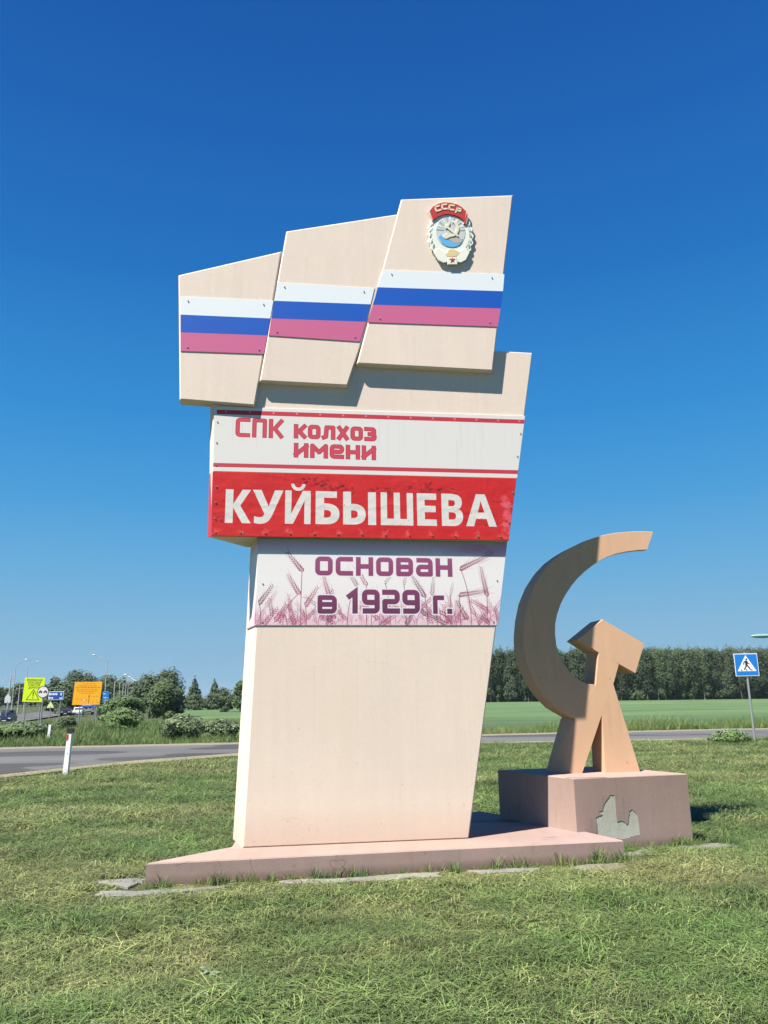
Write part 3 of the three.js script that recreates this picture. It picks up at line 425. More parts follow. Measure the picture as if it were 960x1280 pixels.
// ───────────────────────── hammer and sickle on its pedestal ─────────────────────────
{
  const ped = thing('pedestal', 'pink plastered block with a patch of bare render, under the hammer and sickle', 'pedestal', [pedPlan[0][0], 0, pedPlan[0][1]]);
  const rel = pedPlan.map(([x, z]) => [x - pedPlan[0][0], z - pedPlan[0][1]]);
  part('core', block(rel.map(([x, z]) => [x * .985 + .003, z * .985 - .0038]), -.1, .715, .006), M.plaster, ped);
  // front coat with the hole where plaster has come off; coat is 12 mm thick
  const fx = rel[1][0], fz = rel[1][1], W = Math.hypot(fx, fz), yaw = Math.atan2(-fz, fx);
  const hole = [[.456, .55], [.51, .545], [.516, .28], [.575, .285], [.634, .25], [.655, .32], [.672, .38], [.705, .395], [.76, .335], [.772, .14], [.68, .13], [.59, .11], [.49, .12], [.385, .105], [.26, .14], [.275, .22], [.27, .33], [.35, .36], [.30, .385], [.36, .40], [.367, .44], [.405, .49]];
  const sh = new THREE.Shape([[0, -.1], [W, -.1], [W, .715], [0, .715]].map((p) => new THREE.Vector2(...p)));
  const jr = rng(3), hp = []; hole.forEach((p) => { p[0] -= .05; }); hole.forEach((p, i) => { const q = hole[(i + 1) % hole.length]; for (let k = 0; k < 4; k++) hp.push(new THREE.Vector2(lerp(p[0], q[0], k / 4) + (k ? (jr() - .5) * .011 : 0), lerp(p[1], q[1], k / 4) + (k ? (jr() - .5) * .011 : 0))); });
  sh.holes.push(new THREE.Path(hp));
  const coat = new THREE.ExtrudeGeometry(sh, { depth: .003, bevelEnabled: true, bevelSize: .001, bevelThickness: .001, bevelSegments: 1 }); coat.translate(0, 0, -.0025);
  const c = part('plaster_coat', coat, M.pink, ped); c.rotation.y = yaw;
  // top and three other sides
  const side = (a, b) => { const dx = b[0] - a[0], dz = b[1] - a[1], l = Math.hypot(dx, dz), g = plate([[.002, -.1], [l - .002, -.1], [l - .002, .715], [.002, .715]], 0, -.012, .004); const m = part('plaster_coat', g, M.pink, ped); m.position.set(a[0], 0, a[1]); m.rotation.y = Math.atan2(-dz, dx); };
  side(rel[1], rel[2]); side(rel[2], rel[3]); side(rel[3], rel[0]);
  part('cap', block(rel, .708, .725, .008), M.pinkTop, ped);

  const sc = thing('hammer_and_sickle', 'ochre painted hammer and sickle sculpture standing on the pink pedestal', 'sculpture', [2.02, .725, -8.94], THREE.MathUtils.degToRad(8));
  const outer = [[1.245, 2.752], [1.107, 2.754], [.975, 2.75], [.77, 2.73], [.616, 2.701], [.498, 2.668], [.339, 2.613], [.185, 2.54], [.076, 2.476], [-.033, 2.396], [-.157, 2.27], [-.278, 2.104], [-.371, 1.911], [-.426, 1.705], [-.454, 1.506], [-.455, 1.37], [-.431, 1.209], [-.353, 1.009], [-.242, .837], [-.108, .7], [.098, .582], [.283, .536]];
  const inner = [[1.145, 2.53], [1.007, 2.52], [.871, 2.501], [.749, 2.474], [.635, 2.435], [.54, 2.39], [.447, 2.333], [.339, 2.255], [.245, 2.173], [.17, 2.092], [.088, 1.984], [.024, 1.88], [-.028, 1.76], [-.059, 1.651], [-.07, 1.531], [-.063, 1.396], [-.035, 1.3], [.0, 1.215], [.073, 1.105], [.146, 1.03], [.264, .968], [.423, .945]];
  const depth = (i) => lerp(.08, .36, smoothstep(i, 1, 10));
  const rings = outer.map((o, i) => { const n = inner[i], D = depth(i), k = .003; const ux = n[0] - o[0], uy = n[1] - o[1], l = Math.hypot(ux, uy), a = ux / l * k, b = uy / l * k; return [[o[0] + a, o[1] + b, 0], [n[0] - a, n[1] - b, 0], [n[0], n[1], -k], [n[0], n[1], -D], [o[0], o[1], -D], [o[0], o[1], -k]].reverse(); });
  part('sickle_blade', loft(rings), M.ochre, sc);
  part('hammer_head', plate([[.2, 1.465], [.468, 1.298], [.864, 1.08], [1.002, 1.414], [.518, 1.696]], .0012, -.36, .0006), M.ochre, sc);
  part('hammer_handle', plate([[.442, 1.332], [.67, 1.182], [.591, .974], [.419, .622], [.139, -.004], [0, -.004], [.092, .57], [.376, .95]].reverse(), .0008, -.345, .0004, [[.432, 1.33], [.66, 1.18], [.58, .97], [.405, .622], [.115, -.004], [-.155, -.004], [.06, .57], [.36, .95]].reverse()), M.ochre, sc);
  part('sickle_handle', plate([[.419, .661], [.415, -.004], [.82, -.004], [.577, .994], [.47, 1.049]], .0004, -.30, .0003, [[.405, .661], [.39, -.004], [.80, -.004], [.565, .98], [.46, 1.04]]), M.ochre, sc);
}

// ───────────────────────── mown grass ─────────────────────────
function bladeGeo(list) { // list of arrays of points [x,y,z,width]; strips facing up or sideways
  const p = [], nrm = [], ix = [];
  for (const b of list) {
    const base = p.length / 3, n = b.length;
    for (let i = 0; i < n; i++) {
      const a = b[Math.max(0, i - 1)], c = b[Math.min(n - 1, i + 1)], dx = c[0] - a[0], dz = c[2] - a[2], l = Math.hypot(dx, dz) || 1, w = b[i][3] / 2;
      const ox = b.side ? b.side[0] * w : -dz / l * w, oz = b.side ? b.side[1] * w : dx / l * w;
      p.push(b[i][0] + ox, b[i][1], b[i][2] + oz, b[i][0] - ox, b[i][1], b[i][2] - oz);
    }
    for (let i = 0; i + 1 < n; i++) { const a = base + i * 2; ix.push(a, a + 1, a + 2, a + 1, a + 3, a + 2); }
  }
  const g = new THREE.BufferGeometry(); g.setAttribute('position', new THREE.Float32BufferAttribute(p, 3)); g.setIndex(ix); g.computeVertexNormals(); return g;
}
function standing(R, n, rad, h0, h1, w, lean) {
  const l = [];
  for (let i = 0; i < n; i++) { const a = R() * 6.283, r = rad * Math.sqrt(R()), x = Math.cos(a) * r, z = Math.sin(a) * r, h = lerp(h0, h1, R()), d = R() * 6.283, k = lean * h * (.3 + R()), s = R() * 6.283, b = [[x, -.01, z, w], [x + Math.cos(d) * k * .35, h * .6, z + Math.sin(d) * k * .35, w * .8], [x + Math.cos(d) * k, h, z + Math.sin(d) * k, w * .12]]; b.side = [Math.cos(s), Math.sin(s)]; l.push(b); }
  return bladeGeo(l);
}
function lying(R, n, rad, len0, len1, w, top) {
  const l = [];
  for (let i = 0; i < n; i++) { const a = R() * 6.283, r = rad * Math.sqrt(R()), x = Math.cos(a) * r, z = Math.sin(a) * r, L = lerp(len0, len1, R() * R()), d = R() * 6.283, bend = (R() - .5) * .4, y0 = R() * top, y1 = R() * top, b = []; for (let k = 0; k < 4; k++) { const t = k / 3, q = d + bend * t; b.push([x + Math.cos(q) * L * (t - .5), lerp(y0, y1, t) + Math.sin(t * 3.14) * .006 + .004, z + Math.sin(q) * L * (t - .5), w * (k === 3 ? .25 : k === 0 ? .6 : 1)]); } l.push(b); }
  return bladeGeo(l);
}
const apron = [ // flat broken concrete round the plinth: plan outlines
  [[-2.62, -7.32], [-2.25, -7.16], [-2.13, -7.30], [-2.2, -7.45], [-2.5, -7.47]], [[-2.42, -7.0], [-1.95, -7.02], [-1.35, -7.13], [-1.5, -7.02], [-2.05, -6.86], [-2.4, -6.86]],
  [[-.95, -7.28], [-.2, -7.42], [.5, -7.55], [.45, -7.40], [-.3, -7.22], [-.9, -7.18]], [[.75, -7.58], [1.4, -7.70], [1.35, -7.58], [.8, -7.47]], [[1.72, -7.74], [2.2, -7.83], [2.22, -7.66], [1.9, -7.56], [1.7, -7.62]], [[2.32, -8.3], [2.75, -8.5], [2.72, -8.34], [2.4, -8.14]], [[3.02, -8.62], [3.45, -8.78], [3.62, -8.62], [3.4, -8.46], [3.1, -8.46]],
];
const aprons = ['long cracked concrete slab beside the left end of the plinth', 'grey concrete slab at the front left corner of the plinth', 'longest grey concrete slab in the grass before the plinth', 'small crumbling concrete slab in front of the middle plinth', 'pale concrete slab at the front right corner of the plinth', 'concrete slab between the plinth corner and the pedestal', 'concrete slab by the right corner of the pedestal'];
apron.forEach((q, i) => { const jr = rng(20 + i), d = []; q.forEach((p, k) => { const n = q[(k + 1) % q.length]; for (let j = 0; j < 3; j++) d.push([lerp(p[0], n[0], j / 3) + (jr() - .5) * .09, lerp(p[1], n[1], j / 3) + (jr() - .5) * .07]); }); tag(part('concrete_slab', block(d, -.06, .026, .006), M.concrete), aprons[i], 'concrete slab', 'broken concrete slabs round the plinth'); });
{
  const R = rng(77), m4 = new THREE.Matrix4(), q = new THREE.Quaternion(), up = new THREE.Vector3(0, 1, 0), v = new THREE.Vector3(), s = new THREE.Vector3(), col = new THREE.Color();
  const mat = std(1, 1, 1, .75, { side: THREE.DoubleSide });
  const kinds = [standing(R, 22, .10, .02, .055, .0044, 1.2), standing(R, 20, .11, .015, .045, .0048, 1.6), lying(R, 18, .13, .05, .2, .0036, .035), lying(R, 17, .15, .06, .32, .0033, .045), lying(R, 22, .12, .03, .13, .0038, .03)];
  const mats = kinds.map(() => ({ m: [], c: [] }));
  const blocked = (x, z) => inside(slabPlan, x, z) || inside(pedPlan, x, z) || z < zNear(x) + lerp(.95, .35, clamp((x + 6) / 6, 0, 1)) + .4 * R();
  const inApron = (x, z) => apron.some((a) => inside(a, x, z) || distPoly(a, x, z) < .06);
  function fill(d0, d1, dens, scale, marginX) {
    const area = .62 * (d1 * d1 - d0 * d0) * marginX, n = area * dens | 0;
    for (let i = 0; i < n; i++) {
      const d = Math.sqrt(d0 * d0 + R() * (d1 * d1 - d0 * d0)), x = (R() * 2 - 1) * d * .62 * marginX, z = -d;
      if (blocked(x, z) || (inApron(x, z) && R() < lerp(.45, .97, smoothstep(fbm(x * 4, z * 6, 2), .35, .6)))) continue;
      const dd = dry(x, z), row = fbm(x * .9 + 20, z * 1.6 + 5, 3), k = R() < .36 + .34 * smoothstep(row, .4, .65) ? 2 + (R() * 3 | 0) : (R() * 2 | 0), sc = scale * (.7 + .7 * R()) * (.8 + .5 * row), low = lerp(.3, 1, smoothstep(Math.min(distPoly(slabPlan, x, z), distPoly(pedPlan, x, z)), .05, .5));
      v.set(x, lawnY(x, z), z); q.setFromAxisAngle(up, R() * 6.283); s.set(sc, low * sc * (k < 2 ? .75 + .9 * row * R() : .8 + .8 * R()), sc); m4.compose(v, q, s); mats[k].m.push(m4.clone());
      const w = R(), t = clamp(dd * .55 + (R() - .55) * .8 + (k > 1 ? .14 : -.04), 0, 1), br = .46 + 1.2 * w * w + .1 * R(), g2 = fbm(x * 1.3 + 60, z * 1.3, 3);
      col.setRGB(lerp(.085, .275, t) * br, lerp(.152, .275, t) * br * (.9 + .25 * g2), lerp(.035, .11, t) * br); mats[k].c.push(col.clone());
    }
  }
  fill(2.2, 6, 560, .85, 1.35); fill(6, 10, 380, .95, 1.3); fill(10, 16, 170, 1.3, 1.25); fill(16, 27, 85, 1.7, 1.2);
  kinds.forEach((g, i) => { const im = new THREE.InstancedMesh(g, mat, mats[i].m.length); im.name = numbered(i < 2 ? 'mown_grass' : 'hay_clippings'); mats[i].m.forEach((m, j) => { im.setMatrixAt(j, m); im.setColorAt(j, mats[i].c[j]); }); im.castShadow = im.receiveShadow = true; tag(im, i < 2 ? 'short mown grass of the lawn' : 'loose cut grass lying over the lawn', null, null, 'stuff'); scene.add(im); });

  // taller tufts left by the mower along the plinth and pedestal
  const tuft = standing(R, 26, .07, .05, .16, .007, .7), tm = [], tc = [];
  const along = (a, b, n, off) => { for (let i = 0; i < n; i++) { const t = R(), x = lerp(a[0], b[0], t), z = lerp(a[1], b[1], t) + off * (.4 + R()); tm.push([x + (R() - .5) * .05, z, .35 + .75 * R() * R()]); } };
  along(slabPlan[0], slabPlan[1], 95, .07); along(pedPlan[0], pedPlan[1], 26, .06); along([3.27, -8.8], [2.9, -9.4], 12, .02); along([3.0, -8.70], [3.3, -8.75], 14, .08); along([-2.18, -7.2], [-1.6, -7.9], 12, -.05);
  for (let i = 0; i < 40; i++) tm.push([(R() - .5) * 14, -4 - R() * 10, .6 + R() * .5]);
  for (let i = 0; i < 4; i++) tm.push([1.99 + (R() - .5) * .05, -7.88 + R() * .03, .9 + R() * .4]);
  for (let i = 0; i < 30; i++) { const a = R() * 6.28, r = R() * .35; tm.push([-2.05 + Math.cos(a) * r, -5.95 + Math.sin(a) * r * .7, .45 + R() * .45]); }
  for (let i = 0; i < 50; i++) tm.push([3.0 + R() * 1.8, -5.6 - R() * 1.2, .5 + R() * .6]);
  const good = tm.filter(([x, z]) => !inside(slabPlan, x, z) && !inside(pedPlan, x, z));
  const im = new THREE.InstancedMesh(tuft, mat, good.length); im.name = 'grass_tufts';
  good.forEach(([x, z, k], i) => { v.set(x, lawnY(x, z), z); q.setFromAxisAngle(up, R() * 6.28); s.set(k, k, k); m4.compose(v, q, s); im.setMatrixAt(i, m4); const t = R() * .45; col.setRGB(lerp(.07, .24, t), lerp(.15, .24, t), .045); im.setColorAt(i, col); });
  tag(im, 'taller grass tufts at the foot of the plinth', null, null, 'stuff'); scene.add(im);

  // broad-leaved weeds that the mower left in the lawn
  const wm = std(.145, .20, .11, .8, { side: THREE.DoubleSide }), weeds = [['pale broad leaved weed lying in the cut grass at the bottom left corner', -2.04, -4.36, 1.2], ['pale leaf rosette in the lawn in front of the left end of the plinth', -1.06, -5.02, 1.0], ['curled grey green weed in the lawn below the tall monument', -1.0, -4.60, .7], ['small pale weed near the bottom edge, right of the corner weed', -1.42, -4.22, .8], ['leafy weed in the mown grass at the far right', 3.9, -7.2, 1.1]];
  for (const [label, x, z, k] of weeds) {
    const t = thing('broad_leaf_weed', label, 'weed', [x, lawnY(x, z) + .02, z], R() * 6);
    const n = 7; for (let i = 0; i < n; i++) { const a = i / n * 6.28 + R() * .5, L = k * (.035 + .04 * R()), w = L * .34, up = .1 + .35 * R(), pt = (f, o) => [Math.cos(a) * L * f - Math.sin(a) * o, .01 + Math.sin(f * 2.4) * L * up - Math.abs(o) * .3, Math.sin(a) * L * f + Math.cos(a) * o], P = [pt(0, 0), pt(.3, w * .7), pt(.65, w * .8), pt(1, 0), pt(.65, -w * .8), pt(.3, -w * .7), pt(.35, 0), pt(.65, 0)], tri = [[0, 6, 1], [1, 6, 2], [6, 7, 2], [2, 7, 3], [0, 5, 6], [5, 4, 6], [6, 4, 7], [4, 3, 7]]; part('leaf', fromTris(tri.flatMap((q) => q.map((j) => P[j]))), wm, t); }
  }

  // weeds and tall grass beyond the road
  const tallA = standing(R, 26, .28, .35, .95, .016, .45), tallB = standing(R, 30, .34, .2, .6, .03, .7), tall = [[], []];
  const addTall = (x, z, k) => tall[R() < .6 ? 0 : 1].push([x, z, k]);
  for (let i = 0; i < 15000; i++) { const z = -26 - Math.pow(R(), 1.5) * 62, x = lerp(-.62 * -z - 4, -2 + (z > -40 ? 0 : (z + 40) * .32), R()); if (z > zFar(x) - .95) continue; addTall(x, z, (.28 + .36 * R()) * (.55 + .45 * smoothstep(zFar(x) - z, 0, 4)) * (.65 + .7 * fbm(x * .35, z * .35, 3))); }
  for (let i = 0; i < 9000; i++) { const x = -3 + R() * 45, z = zFar(x) - 1 - Math.pow(R(), 1.4) * 3.6; addTall(x, z, (.25 + .35 * R()) * (.5 + 1.1 * fbm(x * .5, 4, 3))); }
  for (let i = 0; i < 110; i++) { const x = 10.3 + R() * 2.2, z = -24.3 - R() * 1.9; addTall(x, z, .2 + .4 * R() * R()); }
  [tallA, tallB].forEach((g, k) => { const w = new THREE.InstancedMesh(g, mat, tall[k].length); w.name = numbered('roadside_weeds'); tall[k].forEach(([x, z, sc], i) => { v.set(x, drop(z) - .05 + (z > zNear(x) ? .05 : 0), z); q.setFromAxisAngle(up, R() * 6.28); s.set(sc, sc, sc); m4.compose(v, q, s); w.setMatrixAt(i, m4); const t = clamp(R() * .5 + .5 * smoothstep(fbm(x * .25, z * .25, 3), .5, .7) * R(), 0, 1), b = .7 + .6 * R(); col.setRGB(lerp(.075, .25, t) * b, lerp(.165, .265, t) * b, lerp(.04, .095, t) * b); w.setColorAt(i, col); }); tag(w, 'tall weeds and grass along the far side of the road', null, null, 'stuff'); scene.add(w); });
}

// ───────────────────────── trees and shrubs ─────────────────────────
const leafMat = new THREE.MeshPhysicalMaterial({ color: new THREE.Color().setRGB(.9, .9, .9), vertexColors: true, roughness: 1, transmission: .3, thickness: 0, side: THREE.DoubleSide });
function crown(R, blobs, n, size, c0, c1, flowers) { // blobs: [x,y,z,rx,ry,rz]
  const p = [], c = [], ix = []; let wsum = 0; const ws = blobs.map((b) => (wsum += Math.pow(b[3] * b[4] * b[5], .67)));
  const tone = blobs.map(() => R()), a = new THREE.Vector3(), u = new THREE.Vector3(), w = new THREE.Vector3();
  for (let i = 0; i < n; i++) {
    const r = R() * wsum, k = ws.findIndex((x) => x >= r), b = blobs[k];
    a.set(R() * 2 - 1, R() * 2 - 1, R() * 2 - 1); if (a.lengthSq() > 1 || a.lengthSq() < .01) { i--; continue; } const rad = .55 + .5 * Math.pow(R(), .6); a.normalize();
    const lump = .82 + .36 * vnoise(a.x * 2.5 + k * 7 + 20, a.y * 2.5 + a.z * 2.1 + 20), x = b[0] + a.x * b[3] * rad * lump, y = b[1] + a.y * b[4] * rad * lump, z = b[2] + a.z * b[5] * rad * lump;
    if (y < .05) continue;
    u.set(R() - .5, R() - .5, R() - .5).normalize(); w.copy(a).multiplyScalar(.7).add(new THREE.Vector3(R() - .5, R() - .1, R() - .5)).normalize(); u.cross(w).normalize(); w.cross(u).normalize();
    const s = size * (.6 + .8 * R()), s2 = s * .62, base = p.length / 3;
    const isF = flowers && y > b[1] && R() < flowers; const fs = isF ? .7 : 1;
    p.push(x - u.x * s * .5 * fs, y - u.y * s * .5 * fs, z - u.z * s * .5 * fs, x + w.x * s2 * .5 * fs, y + w.y * s2 * .5 * fs, z + w.z * s2 * .5 * fs, x + u.x * s * .5 * fs, y + u.y * s * .5 * fs, z + u.z * s * .5 * fs, x - w.x * s2 * .5 * fs, y - w.y * s2 * .5 * fs, z - w.z * s2 * .5 * fs);
    const t = clamp(tone[k] * .6 + R() * .4, 0, 1), br = .75 + .5 * R(); for (let j = 0; j < 4; j++) isF ? c.push(.46, .48, .36) : c.push(lerp(c0[0], c1[0], t) * br, lerp(c0[1], c1[1], t) * br, lerp(c0[2], c1[2], t) * br);
    ix.push(base, base + 1, base + 2, base, base + 2, base + 3);
  }
  const g = new THREE.BufferGeometry(); g.setAttribute('position', new THREE.Float32BufferAttribute(p, 3)); g.setAttribute('color', new THREE.Float32BufferAttribute(c, 3)); g.setIndex(ix); g.computeVertexNormals(); return g;
}
function trunkGeo(R, h, r, limbs, spread, from = .35) {
  const l = [rod([0, -.3, 0], [h * .015, h * .5, 0], r, r * .75, 7), rod([h * .015, h * .5, 0], [0, h * .93, 0], r * .75, r * .15, 7)];
  for (let i = 0; i < limbs; i++) { const a = R() * 6.28, y = h * lerp(from, .8, i / limbs), k = spread * (1 - .5 * i / limbs) * (.6 + .4 * R()); l.push(rod([0, y, 0], [Math.cos(a) * k, y + k * (.5 + R() * .5), Math.sin(a) * k], r * .4, r * .08, 5)); }
  return merge(l);
}
const roundBlobs = (R, h, w, n, y0 = .25) => { const l = [[0, h * (.54 + y0 * .3), 0, w * .42, h * .38, w * .42]]; for (let i = 0; i < n; i++) { const a = R() * 6.28, t = R(), y = h * lerp(y0 + .1, .88, t), k = w * .5 * Math.sin(Math.PI * lerp(.25, .92, t)) * (.55 + .35 * R()); l.push([Math.cos(a) * k, y, Math.sin(a) * k, w * (.13 + .1 * R()), h * (.09 + .07 * R()), w * (.13 + .1 * R())]); } return l; };
const coneBlobs = (R, h, w, n) => Array.from({ length: n }, (_, i) => { const t = i / (n - 1), a = R() * 6.28, k = w * .12 * (1 - t); return [Math.cos(a) * k, h * lerp(.14, .96, t), Math.sin(a) * k, w * .5 * (1 - .9 * t), h * .085, w * .5 * (1 - .9 * t)]; });
const FRESH = [[.05, .105, .026], [.13, .215, .055]], WOOD = [[.024, .052, .017], [.064, .108, .033]], DARK = [[.03, .062, .02], [.075, .13, .042]], MID = [[.045, .09, .026], [.115, .185, .055]], LIGHT = [[.075, .125, .035], [.165, .235, .08]], CONE = [[.032, .062, .026], [.07, .115, .045]], GREY = [[.065, .115, .042], [.15, .21, .085]];
function tree(name, label, group, [x, z], h, w, kind, seed, leaves, size, cols, bark = M.bark) {
  const R = rng(seed), t = thing(name, label, kind === 'shrub' ? 'shrub' : 'tree', [x, drop(z) - .1, z], R() * 6.28, group);
  const blobs = kind === 'cone' ? coneBlobs(R, h, w, 12) : roundBlobs(R, h, w, kind === 'shrub' ? 9 : 13, kind === 'shrub' ? .02 : kind === 'birch' ? .25 : .0);
  if (kind === 'shrub') part('stem', merge(Array.from({ length: 6 }, () => { const a = R() * 6.28; return rod([Math.cos(a) * .1, -.1, Math.sin(a) * .1], [Math.cos(a) * w * .3, h * .7, Math.sin(a) * w * .3], .025, .008, 5); })), bark, t);
  else part('trunk', trunkGeo(R, h, h * .018 + .03, kind === 'cone' ? 8 : 9, w * .3, kind === 'birch' ? .3 : .2), bark, t);
  part('crown', crown(R, blobs, leaves, size, cols[0], cols[1], name === 'flowering_shrub' ? .13 : 0), leafMat, t); return t;
}
// left of the monument
tree('broad_tree', 'large dark round tree rising behind the orange board', null, [-67, -172], 9.8, 9.5, 'round', 101, 9000, .45, DARK);
tree('broad_tree', 'lower dark tree adjoining the right side of the large round tree', null, [-60.5, -170], 8.3, 8.5, 'round', 102, 7500, .42, DARK);
tree('broad_tree', 'dark tree at left edge of the large round tree behind the blue sign', null, [-73.5, -176], 8.2, 6, 'round', 112, 2600, .6, DARK);
tree('broad_tree', 'tall dark tree standing behind the brighter green round tree', null, [-36.2, -131], 8.6, 5.8, 'round', 103, 9000, .36, DARK);
tree('broad_tree', 'dark narrow tree just left of the tall dark tree', null, [-40.0, -134], 7.9, 4.2, 'round', 113, 2600, .5, DARK);
tree('broad_tree', 'bright green round tree in front of the tall dark tree', null, [-30.8, -110], 5.9, 5.4, 'round', 104, 9000, .3, MID);
tree('spruce_tree', 'taller pointed spruce right of the round trees', null, [-48.6, -200], 8.2, 6, 'cone', 105, 1700, .55, CONE);
tree('spruce_tree', 'short spruce between the round trees and the taller spruce', null, [-49.8, -205], 7.2, 4.4, 'cone', 106, 1500, .55, CONE);
tree('spruce_tree', 'narrow pointed spruce nearest the monument', null, [-44, -202], 7.6, 5.6, 'cone', 107, 1500, .55, CONE);
tree('broad_tree', 'loose tree right beside the left edge of the monument', null, [-31.3, -170], 6.9, 4.6, 'round', 108, 2200, .5, MID);
tree('broad_tree', 'small dark tree at left foot of the loose tree', null, [-35.0, -172], 5.4, 5, 'round', 118, 1800, .5, DARK);
for (const [i, [x, z, h, w]] of [[-48.0, -200, 3.9, 5.6], [-44.0, -203, 3.5, 5.0], [-51.5, -206, 4.0, 5.6]].entries()) tree('willow_shrub', ['rounded grey green shrub at the far edge of the crop field', 'right hand grey green shrub at the far edge of the field', 'grey green shrub touching the bright green tree'][i], null, [x, z], h, w, 'shrub', 120 + i, 2600, .32, GREY);
tree('leafy_shrub', 'tall leafy shrub beside the blue road sign', null, [-14.9, -44.5], 2.05, 2.6, 'shrub', 130, 7000, .12, FRESH);
tree('leafy_shrub', 'pale yellow green shrub in front of the tall leafy shrub', null, [-12.9, -39], 1.25, 2.2, 'shrub', 131, 5000, .11, FRESH);
tree('leafy_shrub', 'dark small shrub below the blue direction sign', null, [-16.3, -40.5], .85, 1.1, 'shrub', 132, 3000, .13, DARK);
tree('leafy_shrub', 'broad leaved weed clump under the yellow sign', null, [-14.4, -31.6], .85, 2.4, 'shrub', 133, 3200, .17, MID);
tree('leafy_shrub', 'broad leaved weed clump at the left end of the verge', null, [-16.6, -31.8], .8, 2.2, 'shrub', 134, 3000, .17, LIGHT);
tree('flowering_shrub', 'largest white flowering shrub by the road', null, [-7.7, -30.0], 1.08, 1.9, 'shrub', 140, 5000, .10, GREY);
tree('flowering_shrub', 'middle white flowering shrub by the road', null, [-6.3, -30.3], .9, 1.6, 'shrub', 141, 4200, .10, GREY);
tree('flowering_shrub', 'white flowering shrub half hidden by the monument', null, [-5.2, -30.5], .8, 1.4, 'shrub', 142, 3800, .10, GREY);
tree('leafy_shrub', 'low leafy weed clump at the foot of the crossing sign', null, [10.6, -24.6], .55, 1.3, 'shrub', 143, 1800, .10, FRESH);
{ // distant tree rows on the left
  const R = rng(300), protos = [0, 1, 2].map((i) => null);
  for (let i = 0; i < 42; i++) {
    const u = i / 41, z = -330 - 40 * R() + 60 * smoothstep(u, .4, .6), px = lerp(-20, 190, u) + (R() - .5) * 5, x = (px - 480) / 988 * -z, h = 8 + 3.2 * R() + (px > 125 && px < 178 ? .4 : 0), k = R() * 3 | 0;
    if (!protos[k]) { protos[k] = tree('distant_tree', 'tree in the distant row along the highway', 'distant trees along the highway', [x, z], 10, k === 2 ? 5 : 7, k === 2 ? 'cone' : 'round', 310 + k, 700, 1.0, DARK); protos[k].scale.setScalar(h / 10); }
    else { const c = copyOf(protos[k], [x, drop(z), z], R() * 6.28); c.scale.setScalar(h / 10); }
  }
}
{ // wood behind the field
  const R = rng(400), protos = [];
  for (let k = 0; k < 6; k++) {
    const t = thing('forest_tree', 'slender tree in the front of the dense wood behind the crop field', 'tree', [0, -1.8, -292], 0, 'front trees of the wood behind the crop field'), h = 20, w = k < 4 ? 7.6 : 6;
    part('trunk', trunkGeo(R, h, .2, 7, 1.6, .3), k === 1 ? M.birchBark : M.bark, t);
    const blobs = k === 4 ? coneBlobs(R, h, w, 12) : [...roundBlobs(R, h, w, 9, .2), ...Array.from({ length: 5 }, () => [(R() - .5) * 3.5, 2.5 + R() * 5, (R() - .5) * 3.5, 1.1, 1.5, 1.1]), [0, h * .88, 0, w * .3, h * .09, w * .3]];
    part('crown', crown(R, blobs, 3400, .5, ...(k === 4 ? CONE : k === 1 ? MID : WOOD)), leafMat, t); protos.push(t);
  }
  const N = 150;
  for (let i = 0; i < N; i++) {
    const x = -6 + i * 1.15 + (R() - .5) * 1.2, z = -294 - (i % 3) * 4 - R() * 2, k = R() * 9.3 | 0, sc = (.94 + .13 * R()) * lerp(1.0, .93, i / N);
    const o = i < 6 ? protos[i] : copyOf(protos[k > 5 ? k % 4 : k], [0, 0, 0], 0); o.position.set(x, -1.8, z); o.rotation.y = R() * 6.28; o.scale.set(1, sc, 1);
  }
  const g = protos.slice(0, 4).map((t) => t.children[1].geometry), m4 = new THREE.Matrix4(), q = new THREE.Quaternion(), up = new THREE.Vector3(0, 1, 0);
  g.forEach((geo, k) => { const n = 130, im = new THREE.InstancedMesh(geo, leafMat, n); im.name = numbered('forest_depth'); for (let i = 0; i < n; i++) { q.setFromAxisAngle(up, R() * 6.28); const s = .85 + .22 * R(); m4.compose(new THREE.Vector3(-12 + R() * 285, -1.9, -306 - R() * 45), q, new THREE.Vector3(1.25, s, 1.25)); im.setMatrixAt(i, m4); } tag(im, 'deeper trees of the wood behind the crop field', null, null, 'stuff'); scene.add(im); });
  // undergrowth closing the foot of the wood
  const R2 = rng(411), ug = crown(R2, [[0, 1.4, 0, 2.6, 1.8, 2]], 240, .9, ...DARK), im = new THREE.InstancedMesh(ug, leafMat, 150); im.name = 'forest_undergrowth'; for (let i = 0; i < 150; i++) { q.setFromAxisAngle(up, R2() * 6.28); const s = .7 + .8 * R2(); m4.compose(new THREE.Vector3(-8 + i * 1.5, -1.9, -296 - R2() * 5), q, new THREE.Vector3(s, s * 1.2, s)); im.setMatrixAt(i, m4); } tag(im, 'bushes along the foot of the wood', null, null, 'stuff'); scene.add(im);
}

// ───────────────────────── road furniture ─────────────────────────
{ // marker posts
  const mk = (name, label, [x, z], h, lean, top) => {
    const t = thing(name, label, 'marker post', [x, 0, z]); t.rotation.z = lean;
    part('post', loft([[[-.045, h, .03], [.045, h, .03], [.055, h, -.03], [-.055, h, -.03]].reverse(), [[-.055, -.1, .04], [.055, -.1, .04], [.06, -.1, -.04], [-.06, -.1, -.04]].reverse()].reverse()), M.white, t);
    if (top) { part('reflector', box(.038, .11, .008, -.036, h - .09, .036), M.red, t); part('black_cap', box(.13, .09, .085, .012, h + .045, 0), M.black, t); part('marking', box(.012, .012, .004, .0, h - .42, .041), M.darkSteel, t); }
    return t;
  };
  mk('marker_post', 'leaning white road marker post with red reflector and black cap', [-6.85, -17.2], .88, -.03, true);
  mk('marker_post', 'small thin white post in the weeds across the road', [-12.95, -30.6], .62, -.04, false);
}
